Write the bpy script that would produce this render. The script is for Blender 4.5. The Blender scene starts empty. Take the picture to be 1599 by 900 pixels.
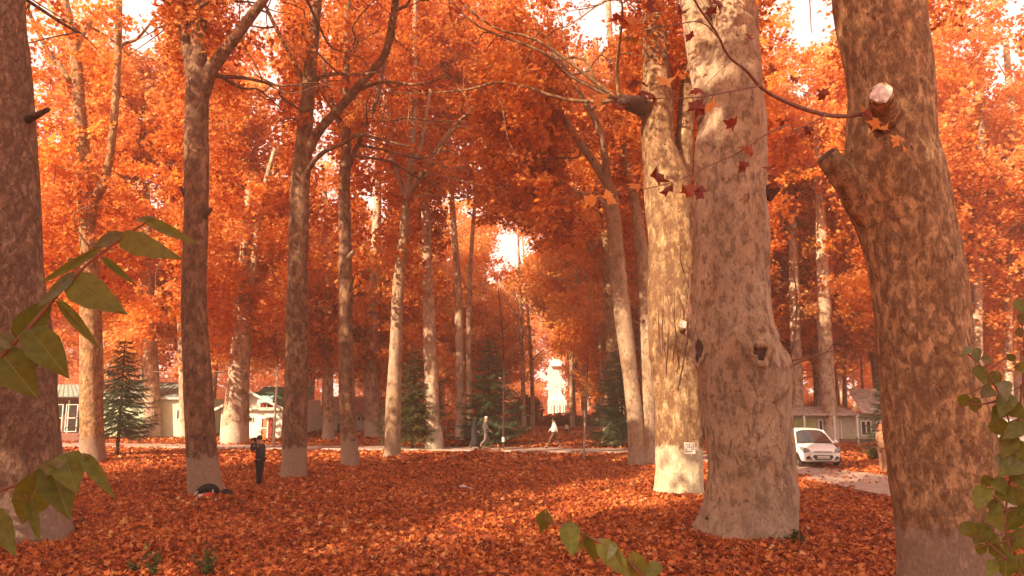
import bpy, bmesh, math, random
import numpy as np
from mathutils import Vector, Matrix, noise, Euler
random.seed(7); rng = np.random.default_rng(11)
S = bpy.context.scene; C = S.collection; D = bpy.data
R = math.radians

# ---------------------------------------------------------------- camera
HC, F, CX, CY, YH = 3.1, 1155.0, 799.5, 450.0, 616.0
TH = math.atan((YH - CY) / F)
cam = D.cameras.new('camera'); co = D.objects.new('camera', cam); C.objects.link(co)
cam.sensor_width = 36; cam.lens = 36 * F / 1599; cam.clip_start = 0.05; cam.clip_end = 3000
co.location = (0, 0, HC); co.rotation_euler = (math.pi / 2 + TH, 0, 0)
S.camera = co
FW = np.array([0, math.cos(TH), math.sin(TH)]); UP = np.array([0, -math.sin(TH), math.cos(TH)])

# ---------------------------------------------------------------- light
SUN_EL, SUN_AZ = 29.0, 228.0        # azimuth measured clockwise from +Y: where the sun stands
w = D.worlds.new('World'); S.world = w; w.use_nodes = True
nt = w.node_tree; nt.nodes.clear()
sky = nt.nodes.new('ShaderNodeTexSky'); sky.sky_type = 'NISHITA'; sky.sun_disc = False
sky.sun_elevation = R(SUN_EL); sky.sun_rotation = R(SUN_AZ); sky.air_density = 1.0; sky.dust_density = 8; sky.ozone_density = 0.3
hz = nt.nodes.new('ShaderNodeMix'); hz.data_type = 'RGBA'; hz.inputs[0].default_value = 0.72
hz.inputs[7].default_value = (11.5, 8.2, 6.9, 1)    # milky autumn haze veiling the blue
bg = nt.nodes.new('ShaderNodeBackground'); bg.inputs[1].default_value = 0.078
out = nt.nodes.new('ShaderNodeOutputWorld')
nt.links.new(sky.outputs[0], hz.inputs[6]); nt.links.new(hz.outputs[2], bg.inputs[0]); nt.links.new(bg.outputs[0], out.inputs[0])
sl = D.lights.new('sun', 'SUN'); sl.energy = 5.0; sl.angle = R(0.5); sl.color = (1.0, 0.76, 0.50)
so = D.objects.new('sun', sl); C.objects.link(so)
_d = Vector((math.sin(R(SUN_AZ)) * math.cos(R(SUN_EL)), math.cos(R(SUN_AZ)) * math.cos(R(SUN_EL)), math.sin(R(SUN_EL))))
so.rotation_euler = _d.to_track_quat('Z', 'Y').to_euler(); so.location = (-60, -50, 60)
SUND = np.array(_d)
v = S.view_settings; v.view_transform = 'Standard'; v.look = 'None'; v.exposure = 1.3; v.gamma = 1.0
S.render.engine = 'CYCLES'
S.cycles.max_bounces = 11; S.cycles.diffuse_bounces = 8; S.cycles.glossy_bounces = 2; S.cycles.transmission_bounces = 8; S.cycles.volume_bounces = 1
S.cycles.transparent_max_bounces = 4; S.cycles.sample_clamp_indirect = 6

# ---------------------------------------------------------------- helpers
def at(px, py, Y):
    """the point on the plane y = Y seen at this pixel of the photograph"""
    d = FW * F + UP * (CY - py) + np.array([px - CX, 0, 0]); t = Y / d[1]
    return np.array([d[0] * t, Y, HC + d[2] * t])
def ground(px, py):
    d = FW * F + UP * (CY - py) + np.array([px - CX, 0, 0]); t = -HC / d[2]
    return np.array([d[0] * t, d[1] * t, 0.0])
def proj(P):
    P = np.atleast_2d(P); q = P - np.array([0, 0, HC]); z = q @ FW; zz = np.maximum(z, 1e-3)
    return CX + q[:, 0] / zz * F, CY - (q @ UP) / zz * F, z
def tag(o, label=None, cat=None, group=None, kind=None):
    if label: o['label'] = label
    if cat: o['category'] = cat
    if group: o['group'] = group
    if kind: o['kind'] = kind
    return o
def empty(name, loc=(0, 0, 0), rz=0, label=None, cat=None, group=None):
    o = D.objects.new(name, None); C.objects.link(o); o.location = tuple(loc); o.rotation_euler = (0, 0, rz)
    o.empty_display_size = 0.2
    return tag(o, label, cat, group)
def link(name, me, parent=None, loc=None):
    o = D.objects.new(name, me); C.objects.link(o)
    if parent is not None: o.parent = parent
    if loc is not None: o.location = tuple(loc)
    return o
class MB:
    """collects shapes; build() links them as one mesh"""
    def __init__(s): s.v = []; s.f = []; s.m = []; s.n = 0
    def add(s, V, Fc, m=0):
        V = np.asarray(V, float); s.v.append(V)
        for f in Fc: s.f.append([int(i) + s.n for i in f])
        s.m += [m] * len(Fc); s.n += len(V); return s
    def box(s, c, d, rz=0, m=0, rx=0, ry=0):
        c = np.array(c, float); d = np.array(d, float) / 2
        V = np.array([[x, y, z] for x in (-1, 1) for y in (-1, 1) for z in (-1, 1)], float) * d
        if rz or rx or ry: V = V @ np.array(Euler((rx, ry, rz)).to_matrix()).T
        return s.add(V + c, [(0, 1, 3, 2), (4, 6, 7, 5), (0, 4, 5, 1), (2, 3, 7, 6), (0, 2, 6, 4), (1, 5, 7, 3)], m)
    def bar(s, a, b, w, h, m=0):
        a = Vector(a); b = Vector(b); q = (b - a).to_track_quat('Z', 'Y').to_matrix(); L = (b - a).length
        V = np.array([[x, y, z] for x in (-1, 1) for y in (-1, 1) for z in (-1, 1)], float) * np.array([w / 2, h / 2, L / 2])
        V = V @ np.array(q).T + np.array((a + b) / 2)
        return s.add(V, [(0, 1, 3, 2), (4, 6, 7, 5), (0, 4, 5, 1), (2, 3, 7, 6), (0, 2, 6, 4), (1, 5, 7, 3)], m)
    def tube(s, P, r, seg=8, m=0, fn=None, cap=True):
        P = np.asarray(P, float); n = len(P); r = np.broadcast_to(np.asarray(r, float), (n,))
        T = np.gradient(P, axis=0); T /= np.linalg.norm(T, axis=1)[:, None] + 1e-9
        ref = np.array([0, -1.0, 0]) if abs(T[0][1]) < 0.9 else np.array([1.0, 0, 0]); V = []
        ang = np.arange(seg) * 2 * math.pi / seg
        for i in range(n):
            u = ref - T[i] * (ref @ T[i]); u /= np.linalg.norm(u) + 1e-9; ref = u; wv = np.cross(T[i], u)
            rr = r[i] * (fn(i, ang, P[i]) if fn else 1.0)
            V.append(P[i] + (np.cos(ang) * rr)[:, None] * u + (np.sin(ang) * rr)[:, None] * wv)
        V = np.concatenate(V); Fc = []
        for i in range(n - 1):
            a = i * seg; b = a + seg
            for k in range(seg):
                k2 = (k + 1) % seg; Fc.append((a + k, a + k2, b + k2, b + k))
        if cap: Fc.append(tuple(range(seg))[::-1]); Fc.append(tuple(range((n - 1) * seg, n * seg)))
        return s.add(V, Fc, m)
    def ball(s, c, r, m=0, seg=10, rings=7):
        r = np.broadcast_to(np.asarray(r, float), (3,)); V = [[0, 0, -1]]; Fc = []
        for i in range(1, rings):
            a = math.pi * i / rings
            for k in range(seg):
                t = 2 * math.pi * k / seg; V.append([math.sin(a) * math.cos(t), math.sin(a) * math.sin(t), -math.cos(a)])
        V.append([0, 0, 1]); L = len(V) - 1
        for k in range(seg):
            k2 = (k + 1) % seg; Fc.append((0, 1 + k2, 1 + k)); b = 1 + (rings - 2) * seg; Fc.append((L, b + k, b + k2))
            for i in range(rings - 2):
                a = 1 + i * seg; Fc.append((a + k, a + k2, a + seg + k2, a + seg + k))
        return s.add(np.array(V) * r + np.array(c), Fc, m)
    def mesh(s, name, mats, smooth=False):
        me = D.meshes.new(name); V = np.concatenate(s.v) if s.v else np.zeros((0, 3))
        me.from_pydata(V.tolist(), [], s.f)
        for mt in (mats if isinstance(mats, (list, tuple)) else [mats]): me.materials.append(mt)
        if smooth: me.polygons.foreach_set('use_smooth', [len(q) < 6 for q in s.f])
        if any(s.m): me.polygons.foreach_set('material_index', s.m)
        me.update(); return me
    def build(s, name, mats, parent=None, loc=None, smooth=False):
        return link(name, s.mesh(name, mats, smooth), parent, loc)
def cr(P, n):
    """Catmull-Rom through rows of P, n steps per span"""
    P = np.asarray(P, float); Q = np.vstack([2 * P[0] - P[1], P, 2 * P[-1] - P[-2]]); o = []
    for i in range(1, len(Q) - 2):
        for k in range(n):
            t = k / n; a, b, c, d = Q[i - 1:i + 3]
            o.append(0.5 * (2 * b + (c - a) * t + (2 * a - 5 * b + 4 * c - d) * t * t + (3 * b - a - 3 * c + d) * t ** 3))
    o.append(P[-1]); return np.array(o)

# ---------------------------------------------------------------- materials
def mat(name):
    m = D.materials.new(name); m.use_nodes = True; n = m.node_tree; b = n.nodes['Principled BSDF']; return m, n, b
def N(n, t, **k):
    x = n.nodes.new(t)
    for a, b in k.items(): setattr(x, a, b)
    return x
def plain(name, col, rough=0.7, var=0.12, scale=8, metal=0.0, bump=0.0, spec=0.5):
    m, n, b = mat(name)
    tc = N(n, 'ShaderNodeTexCoord'); nz = N(n, 'ShaderNodeTexNoise'); nz.inputs['Scale'].default_value = scale; nz.inputs['Detail'].default_value = 5
    n.links.new(tc.outputs['Object'], nz.inputs['Vector'])
    rp = N(n, 'ShaderNodeValToRGB'); e = rp.color_ramp.elements
    e[0].position = 0.3; e[1].position = 0.7
    e[0].color = (*[c * (1 - var) for c in col], 1); e[1].color = (*[min(1, c * (1 + var)) for c in col], 1)
    n.links.new(nz.outputs[0], rp.inputs[0]); n.links.new(rp.outputs[0], b.inputs['Base Color'])
    b.inputs['Roughness'].default_value = rough; b.inputs['Metallic'].default_value = metal; b.inputs['Specular IOR Level'].default_value = spec
    if bump:
        bp = N(n, 'ShaderNodeBump'); bp.inputs['Strength'].default_value = bump; bp.inputs['Distance'].default_value = 0.02
        n.links.new(nz.outputs[0], bp.inputs['Height']); n.links.new(bp.outputs[0], b.inputs['Normal'])
    return m
def bark(name, wash=1.1, scale=1.0, patch=0.5, base=((0.40, 0.27, 0.19), (0.26, 0.155, 0.105)), dark=(0.135, 0.062, 0.038), washc=(0.43, 0.30, 0.225), washk=0.8, bumpd=0.055):
    m, n, b = mat(name); L = n.links.new
    tc = N(n, 'ShaderNodeNewGeometry')
    mp = N(n, 'ShaderNodeMapping'); mp.inputs['Scale'].default_value = (1, 1, 0.55); L(tc.outputs['Position'], mp.inputs[0])
    def nz(sc, det=6, ro=0.62, src=mp.outputs[0], dist=0.0):
        x = N(n, 'ShaderNodeTexNoise'); x.inputs['Scale'].default_value = sc * scale; x.inputs['Detail'].default_value = det; x.inputs['Roughness'].default_value = ro
        x.inputs['Distortion'].default_value = dist; L(src, x.inputs['Vector']); return x
    def ramp(src, stops):
        x = N(n, 'ShaderNodeValToRGB'); e = x.color_ramp.elements
        while len(e) < len(stops): e.new(0.5)
        for i, (p, c) in enumerate(stops): e[i].position = p; e[i].color = (*c, 1) if isinstance(c, tuple) else (c, c, c, 1)
        L(src, x.inputs[0]); return x
    def mix(f, a, bb, mode='MIX'):
        x = N(n, 'ShaderNodeMix', data_type='RGBA', blend_type=mode)
        for s_, i in ((f, 0), (a, 6), (bb, 7)):
            if isinstance(s_, (int, float)): x.inputs[i].default_value = s_
            elif isinstance(s_, tuple): x.inputs[i].default_value = (*s_, 1)
            else: L(s_, x.inputs[i])
        return x.outputs[2]
    big = nz(1.3, 5); fine = nz(16, 9, 0.72); mid = nz(4.2, 10, 0.74, dist=0.35); blot = nz(7.5, 8, 0.62, dist=0.3)
    col = ramp(big.outputs[0], [(0.34, base[1]), (0.62, base[0])]).outputs[0]
    warm = ramp(nz(0.9, 3).outputs[0], [(0.48, 0.0), (0.62, 1.0)]).outputs[0]
    col = mix(0.35, col, mix(warm, col, (base[0][0] * 1.05, base[0][1] * 0.86, base[0][2] * 0.62)))
    col = mix(0.55, col, mix(1.0, col, ramp(fine.outputs[0], [(0.32, 0.35), (0.68, 1.35)]).outputs[0], 'MULTIPLY'))
    t = 0.60 - 0.13 * patch; 
    pm = ramp(mid.outputs[0], [(t - 0.07, 0.0), (t + 0.08, 1.0)]).outputs[0]
    sm = ramp(blot.outputs[0], [(0.60, 0.0), (0.67, 0.9)]).outputs[0]
    d2 = tuple(0.35 * a + 0.65 * c for a, c in zip(dark, base[1]))
    col = mix(pm, col, mix(fine.outputs[0], dark, d2)); col = mix(sm, col, dark)
    if wash > 0:
        sp = N(n, 'ShaderNodeSeparateXYZ'); L(tc.outputs['Position'], sp.inputs[0])
        a = N(n, 'ShaderNodeMath', operation='MULTIPLY_ADD'); L(mid.outputs[0], a.inputs[0]); a.inputs[1].default_value = 1.0; L(sp.outputs[2], a.inputs[2])
        wm = N(n, 'ShaderNodeMapRange'); L(a.outputs[0], wm.inputs[0]); wm.inputs[1].default_value = wash + 0.46; wm.inputs[2].default_value = wash + 0.60
        wm.inputs[3].default_value = washk; wm.inputs[4].default_value = 0
        wc = mix(1.0, ramp(mid.outputs[0], [(0.35, tuple(c * 0.72 for c in washc)), (0.6, washc)]).outputs[0], ramp(fine.outputs[0], [(0.25, 0.62), (0.7, 1.15)]).outputs[0], 'MULTIPLY')
        col = mix(wm.outputs[0], col, wc)
    L(col, b.inputs['Base Color']); b.inputs['Roughness'].default_value = 0.9; b.inputs['Specular IOR Level'].default_value = 0.2
    ad = N(n, 'ShaderNodeMath', operation='MULTIPLY_ADD'); L(fine.outputs[0], ad.inputs[0]); ad.inputs[1].default_value = 0.6
    sb = N(n, 'ShaderNodeMath', operation='MULTIPLY'); L(pm, sb.inputs[0]); sb.inputs[1].default_value = 0.5; L(sb.outputs[0], ad.inputs[2])
    bp = N(n, 'ShaderNodeBump'); bp.inputs['Strength'].default_value = 0.9; bp.inputs['Distance'].default_value = bumpd
    L(ad.outputs[0], bp.inputs['Height']); L(bp.outputs[0], b.inputs['Normal'])
    return m
def leafmat(name, stops, trans=0.42, rough=0.55, jitter=0.45):
    m, n, b = mat(name); L = n.links.new
    at_ = N(n, 'ShaderNodeAttribute', attribute_name='tint'); oi = N(n, 'ShaderNodeObjectInfo')
    mt = N(n, 'ShaderNodeMath', operation='MULTIPLY_ADD'); L(oi.outputs['Random'], mt.inputs[0]); mt.inputs[1].default_value = jitter
    m2 = N(n, 'ShaderNodeMath', operation='MULTIPLY'); L(at_.outputs['Fac'], m2.inputs[0]); m2.inputs[1].default_value = 1 - jitter; L(m2.outputs[0], mt.inputs[2])
    rp = N(n, 'ShaderNodeValToRGB'); e = rp.color_ramp.elements
    while len(e) < len(stops): e.new(0.5)
    for i, (p, c) in enumerate(stops): e[i].position = p; e[i].color = (*c, 1)
    L(mt.outputs[0], rp.inputs[0]); L(rp.outputs[0], b.inputs['Base Color']); b.inputs['Roughness'].default_value = rough; b.inputs['Specular IOR Level'].default_value = 0.3
    tr = N(n, 'ShaderNodeBsdfTranslucent'); L(rp.outputs[0], tr.inputs[0])
    mx = N(n, 'ShaderNodeMixShader'); mx.inputs[0].default_value = trans; o = n.nodes['Material Output']
    L(b.outputs[0], mx.inputs[1]); L(tr.outputs[0], mx.inputs[2]); L(mx.outputs[0], o.inputs[0]); return m

M = {}
M['bark_a'] = bark('plane_bark_mottled', wash=0.95, patch=0.8, scale=2.0, base=((0.40, 0.26, 0.175), (0.26, 0.15, 0.10)), dark=(0.10, 0.044, 0.028))
M['bark_b'] = bark('plane_bark_brown', wash=1.15, patch=0.62, scale=1.8, base=((0.56, 0.34, 0.175), (0.36, 0.20, 0.10)), dark=(0.11, 0.045, 0.026))
M['bark_brown'] = bark('plane_bark_dark_brown', wash=1.15, patch=0.75, scale=1.2, base=((0.38, 0.225, 0.135), (0.23, 0.125, 0.075)), dark=(0.075, 0.032, 0.021), washc=(0.46, 0.32, 0.235))
M['bark_pale'] = bark('plane_bark_pale', wash=0.75, patch=0.22, scale=1.2, base=((0.47, 0.335, 0.225), (0.34, 0.23, 0.15)), washc=(0.44, 0.31, 0.22), washk=0.6)
M['bark_lit'] = bark('plane_bark_cream', wash=1.45, patch=0.95, scale=1.1, base=((0.54, 0.37, 0.20), (0.34, 0.20, 0.105)), washc=(0.80, 0.68, 0.46), washk=0.95, dark=(0.09, 0.035, 0.018))
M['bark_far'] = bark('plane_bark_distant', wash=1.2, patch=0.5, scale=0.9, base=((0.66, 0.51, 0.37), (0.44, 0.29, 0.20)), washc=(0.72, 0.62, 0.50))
M['wood_cut'] = plain('sawn_wood', (0.62, 0.50, 0.46), 0.9, 0.45, 14, bump=0.6)
M['wood_dark'] = plain('weathered_dark_wood', (0.07, 0.032, 0.022), 0.95, 0.4, 10, bump=0.6)
HUES = {
 'red':    [(0.0, (0.26, 0.040, 0.010)), (0.3, (0.50, 0.105, 0.020)), (0.6, (0.66, 0.20, 0.035)), (1.0, (0.80, 0.36, 0.08))],
 'orange': [(0.0, (0.44, 0.110, 0.024)), (0.35, (0.72, 0.26, 0.060)), (0.7, (0.84, 0.41, 0.13)), (1.0, (0.88, 0.56, 0.24))],
 'gold':   [(0.0, (0.60, 0.15, 0.025)), (0.4, (0.80, 0.29, 0.045)), (0.75, (0.86, 0.42, 0.08)), (1.0, (0.88, 0.54, 0.14))],
 'peach':  [(0.0, (0.66, 0.25, 0.05)), (0.4, (0.84, 0.40, 0.11)), (0.75, (0.88, 0.54, 0.20)), (1.0, (0.90, 0.64, 0.32))],  # paler tone for far crowns: hazy brightness put into the leaf colour
 'olive':  [(0.0, (0.22, 0.10, 0.02)), (0.4, (0.42, 0.20, 0.03)), (0.75, (0.60, 0.32, 0.05)), (1.0, (0.72, 0.30, 0.06))],
}
for k, st in HUES.items(): M['leaf_' + k] = leafmat('autumn_leaf_' + k, st, 0.58)
M['litter'] = leafmat('fallen_leaf', [(0.0, (0.10, 0.022, 0.010)), (0.28, (0.26, 0.050, 0.016)), (0.55, (0.46, 0.105, 0.024)), (0.75, (0.62, 0.19, 0.045)), (0.9, (0.66, 0.30, 0.10)), (1.0, (0.60, 0.38, 0.20))], 0.15, 0.6, 0.34)
# ---------------------------------------------------------------- ground, path, road
def gmat():
    m, n, b = mat('leaf_covered_soil'); L = n.links.new
    g = N(n, 'ShaderNodeNewGeometry'); vo = N(n, 'ShaderNodeTexVoronoi'); vo.inputs['Scale'].default_value = 7.5; vo.inputs['Randomness'].default_value = 1
    nz = N(n, 'ShaderNodeTexNoise'); nz.inputs['Scale'].default_value = 5; nz.inputs['Detail'].default_value = 4; L(g.outputs['Position'], nz.inputs[0])
    mx = N(n, 'ShaderNodeMix', data_type='RGBA'); mx.inputs[0].default_value = 0.12; L(g.outputs['Position'], mx.inputs[6]); L(nz.outputs[1], mx.inputs[7]); L(mx.outputs[2], vo.inputs[0])
    rp = N(n, 'ShaderNodeValToRGB'); e = rp.color_ramp.elements; e.new(0.4); e.new(0.75)
    for i, (p, c) in enumerate([(0.0, (0.10, 0.02, 0.01)), (0.4, (0.30, 0.055, 0.018)), (0.75, (0.50, 0.12, 0.032)), (1, (0.62, 0.24, 0.07))]): e[i].position = p; e[i].color = (*c, 1)
    sp = N(n, 'ShaderNodeSeparateColor'); L(vo.outputs['Color'], sp.inputs[0]); L(sp.outputs[0], rp.inputs[0]); L(rp.outputs[0], b.inputs['Base Color'])
    b.inputs['Roughness'].default_value = 0.9; b.inputs['Specular IOR Level'].default_value = 0.1
    bp = N(n, 'ShaderNodeBump'); bp.inputs['Strength'].default_value = 1; bp.inputs['Distance'].default_value = 0.06; L(vo.outputs['Distance'], bp.inputs['Height']); L(bp.outputs[0], b.inputs['Normal'])
    return m
M['soil'] = gmat()
g = MB(); n = 80; xs = np.sign(np.linspace(-1, 1, n)) * np.abs(np.linspace(-1, 1, n)) ** 2 * 600; ys = 40 + np.sign(np.linspace(-1, 1, n)) * np.abs(np.linspace(-1, 1, n)) ** 2 * 600
X, Yg = np.meshgrid(xs, ys); Z = np.zeros_like(X)
g.add(np.stack([X, Yg, Z], -1).reshape(-1, 3), [(i * n + j, i * n + j + 1, (i + 1) * n + j + 1, (i + 1) * n + j) for i in range(n - 1) for j in range(n - 1)])
tag(g.build('ground', M['soil']), kind='structure')

M['asphalt'] = plain('dusty_asphalt', (0.36, 0.25, 0.20), 0.9, 0.25, 3, bump=0.3)
M['concrete'] = plain('kerb_concrete', (0.42, 0.33, 0.28), 0.9, 0.25, 5, bump=0.3)
ROAD = cr([(-90, 54.3), (-60, 50.4), (-27.2, 45.6), (5.7, 40.9), (8.8, 38.2), (11.2, 33.5), (12.1, 29), (12.7, 25), (13.4, 20), (14.5, 10), (15, 0)], 10)
RT = np.gradient(ROAD, axis=0); RT /= np.linalg.norm(RT, axis=1)[:, None]; RN = np.stack([-RT[:, 1], RT[:, 0]], 1)
RW = np.interp(ROAD[:, 0], [-90, 6, 12], [1.45, 1.45, 1.75])
L_ = ROAD + RN * RW[:, None]; R_ = ROAD - RN * RW[:, None]   # R_ = camera side
def strip(mb, A, B, za, zb, m=0):
    n = len(A); V = np.vstack([np.c_[A, np.full(n, za)], np.c_[B, np.full(n, zb)]])
    mb.add(V, [(i, i + 1, n + i + 1, n + i) for i in range(n - 1)], m)
ROADZ = 0.10
mb = MB(); strip(mb, R_, L_, ROADZ, ROADZ); strip(mb, R_, R_, 0, ROADZ); strip(mb, L_, L_, 0, ROADZ)
tag(mb.build('road', M['asphalt']), kind='structure')
# kerb stones on the near side of the straight stretch: pieces a metre long
def kerb_line(P, hgt, wd, name, seglen=1.0, z0=0.0):
    P = np.asarray(P); d = np.r_[0, np.cumsum(np.linalg.norm(np.diff(P, axis=0), axis=1))]
    root = empty(name, (*P[0], 0)); tag(root, kind='structure')
    me = MB().box((0, 0, 0), (seglen * 0.985, wd, hgt)).mesh('kerb_stone', M['concrete'])
    s = 0
    while s + seglen < d[-1]:
        a = np.array([np.interp(s, d, P[:, 0]), np.interp(s, d, P[:, 1])]); b = np.array([np.interp(s + seglen, d, P[:, 0]), np.interp(s + seglen, d, P[:, 1])])
        c = (a + b) / 2 - P[0]; o = link('kerb_stone', me, root, (c[0], c[1], z0 + hgt / 2 - 0.02 + random.uniform(-.008, .008))); o.rotation_euler = (0, 0, math.atan2(b[1] - a[1], b[0] - a[0]) + random.uniform(-.01, .01)); s += seglen
    return root
sel = (ROAD[:, 0] > -32) & (ROAD[:, 0] < 8)
kerb_line((R_ - RN * 0.08)[sel], 0.17, 0.16, 'kerb')
kerb_line([ground(160, 729)[:2], ground(520, 731)[:2], ground(1015, 735)[:2]], 0.06, 0.10, 'garden_edging', 1.2)
kerb_line([(-8, 67.6), (10, 67)], 0.2, 0.3, 'far_kerb', 1.5)

# ---------------------------------------------------------------- leaves: shapes
def maple(size, curl, cup=0.0):
    """five-lobed plane leaf, petiole at the origin, 12 triangles"""
    ang = np.radians([-90, -42, -20, 12, 30, 55, 72, 90]); rad = np.array([0.10, 0.62, 0.46, 0.86, 0.58, 0.74, 0.60, 1.0])
    a = np.r_[ang, np.pi - ang[-2:0:-1]]; r = np.r_[rad, rad[-2:0:-1]]
    V = np.c_[np.cos(a) * r, np.sin(a) * r, np.zeros(len(a))]; V[:, 1] += 0.12
    V[:, 2] = curl * (V[:, 0] ** 2) + cup * V[:, 1] ** 2 + rng.normal(0, 0.05, len(a)) * (r > 0.5) * 1.5
    V = np.vstack([V, [0, 0.15, -0.02]]) * size * 0.5; k = len(a)
    return V, [(i, (i + 1) % k, k) for i in range(k)]
def simple_leaf(size):
    V = np.array([[0, -.5, 0], [.55, -.12, .12], [.28, .2, 0], [0, .55, .05], [-.28, .2, 0], [-.55, -.12, .12]]) * size
    V[:, 2] += rng.normal(0, 0.08 * size, 6); return V, [(0, 1, 2), (0, 2, 3), (0, 3, 4), (0, 4, 5)]
def rotm(a, b, c): return np.array(Euler((a, b, c)).to_matrix())
def leafset(name, pts, rots, sizes, fn, material):
    V = []; Fc = []; T = []; n0 = 0
    for p, r, s in zip(pts, rots, sizes):
        v, f = fn(s); v = v @ r.T + p; V.append(v); Fc += [[i + n0 for i in q] for q in f]; T += [random.random()] * len(v); n0 += len(v)
    me = D.meshes.new(name); me.from_pydata(np.concatenate(V).tolist(), [], Fc); me.materials.append(material)
    me.attributes.new('tint', 'FLOAT', 'POINT').data.foreach_set('value', T); me.update(); return me
def src(name, me): return D.objects.new(name, me)      # source shapes for the scatter; not linked to the scene
def clump(hue, n, spread, size, fn, flat=0.75, seed=0):
    """a spray of leaves hanging round a few twigs"""
    k = 5; ax = rng.normal(0, 1, (k, 3)); ax[:, 2] *= 0.5; ax /= np.linalg.norm(ax, axis=1)[:, None]
    t = rng.random(n) ** 0.7; w_ = rng.integers(0, k, n)
    P = ax[w_] * (t * spread)[:, None] + rng.normal(0, spread * 0.20, (n, 3)); P[:, 2] *= flat
    rots = [rotm(random.uniform(-1.0, 1.0), random.uniform(-1.0, 1.0), random.uniform(0, 6.28)) for _ in range(n)]
    return src('leaf_spray', leafset('leaf_spray_' + hue, P, rots, size * (0.7 + 0.6 * rng.random(n)), fn, M['leaf_' + hue]))
SPR = {}
for h in HUES:
    SPR[h, 'n'] = [clump(h, 60, 0.75, 0.20, lambda s: maple(s, random.uniform(-.5, .5))) for _ in range(3)]
    SPR[h, 'm'] = [clump(h, 95, 0.95, 0.185, simple_leaf) for _ in range(3)]
    SPR[h, 'f'] = [clump(h, 130, 1.35, 0.24, simple_leaf) for _ in range(3)]

def scatter_group(name, srcs, flat):
    ng = D.node_groups.new(name, 'GeometryNodeTree')
    ng.interface.new_socket('Geometry', in_out='INPUT', socket_type='NodeSocketGeometry'); ng.interface.new_socket('Geometry', in_out='OUTPUT', socket_type='NodeSocketGeometry')
    A = ng.nodes.new; L = ng.links.new; gi = A('NodeGroupInput'); go = A('NodeGroupOutput'); gg = A('GeometryNodeGeometryToInstance')
    for s_ in srcs:
        oi = A('GeometryNodeObjectInfo'); oi.inputs['Object'].default_value = s_; oi.inputs['As Instance'].default_value = True; L(oi.outputs['Geometry'], gg.inputs[0])
    ip = A('GeometryNodeInstanceOnPoints'); L(gi.outputs[0], ip.inputs['Points']); L(gg.outputs[0], ip.inputs['Instance']); ip.inputs['Pick Instance'].default_value = True
    ri = A('FunctionNodeRandomValue'); ri.data_type = 'INT'; ri.inputs[4].default_value = 0; ri.inputs[5].default_value = len(srcs) - 1; L(ri.outputs[2], ip.inputs['Instance Index'])
    rv = A('FunctionNodeRandomValue'); rv.data_type = 'FLOAT_VECTOR'; f = 0.04 if flat else 0.6
    rv.inputs[0].default_value = (-f, -f, 0); rv.inputs[1].default_value = (f, f, 6.283); rv.inputs['Seed'].default_value = 3; L(rv.outputs[0], ip.inputs['Rotation'])
    rs = A('FunctionNodeRandomValue'); rs.data_type = 'FLOAT'; rs.inputs[2].default_value = 0.75; rs.inputs[3].default_value = 1.3; rs.inputs['Seed'].default_value = 5; L(rs.outputs[1], ip.inputs['Scale'])
    L(ip.outputs[0], go.inputs[0]); return ng
NG = {}
def pts_obj(name, P, key, srcs, parent=None, flat=False, kind='stuff'):
    if key not in NG: NG[key] = scatter_group('scatter_' + '_'.join(map(str, key)), srcs, flat)
    me = D.meshes.new(name); me.from_pydata(np.asarray(P).tolist(), [], []); me.materials.append(srcs[0].data.materials[0])
    o = link(name, me, parent); o['kind'] = kind
    md = o.modifiers.new('scatter', 'NODES'); md.node_group = NG[key]; return o

# ---------------------------------------------------------------- leaf litter
def litter_patch(n, rad, size, fn):
    a = rng.random(n) * 6.283; r = rad * np.sqrt(rng.random(n)); P = np.c_[np.cos(a) * r, np.sin(a) * r, 0.012 + 0.07 * rng.random(n) ** 1.5]
    rots = [rotm(random.gauss(0, .38), random.gauss(0, .38), random.uniform(0, 6.28)) for _ in range(n)]
    return src('leaf_patch', leafset('leaf_patch', P, rots, size * (0.55 + 0.75 * rng.random(n)), fn, M['litter']))
near = [litter_patch(200, 0.85, 0.145, lambda s: maple(s, random.uniform(-.3, .9), random.uniform(-.2, .8))) for _ in range(6)]
farp = [litter_patch(150, 1.25, 0.22, simple_leaf) for _ in range(4)]
def dist_road(P):
    d = np.linalg.norm(P[:, None, :2] - ROAD[None], axis=2); i = d.argmin(1); return d.min(1) - RW[i]
BASES = []
def grid_pts(y0, y1, sp, margin=3):
    o = []
    for y in np.arange(y0, y1, sp):
        hw = 0.70 * y + margin
        for x in np.arange(-hw, hw, sp): o.append((x + random.uniform(-.4, .4) * sp, y + random.uniform(-.4, .4) * sp, 0))
    return np.array(o)
P = grid_pts(7.5, 33, 0.72); P = P[dist_road(P) > 0.55]; pts_obj('fallen_leaves', P, ('ln',), near, flat=True)
tag(D.objects['fallen_leaves'], 'dense carpet of fallen red and orange plane leaves over the near lawn', 'leaf litter')
P = grid_pts(33, 95, 1.15); P = P[dist_road(P) > 0.9]; o = pts_obj('fallen_leaves', P, ('lf',), farp, flat=True)
tag(o, 'fallen orange leaves covering the lawn beyond and around the path', 'leaf litter')

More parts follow.
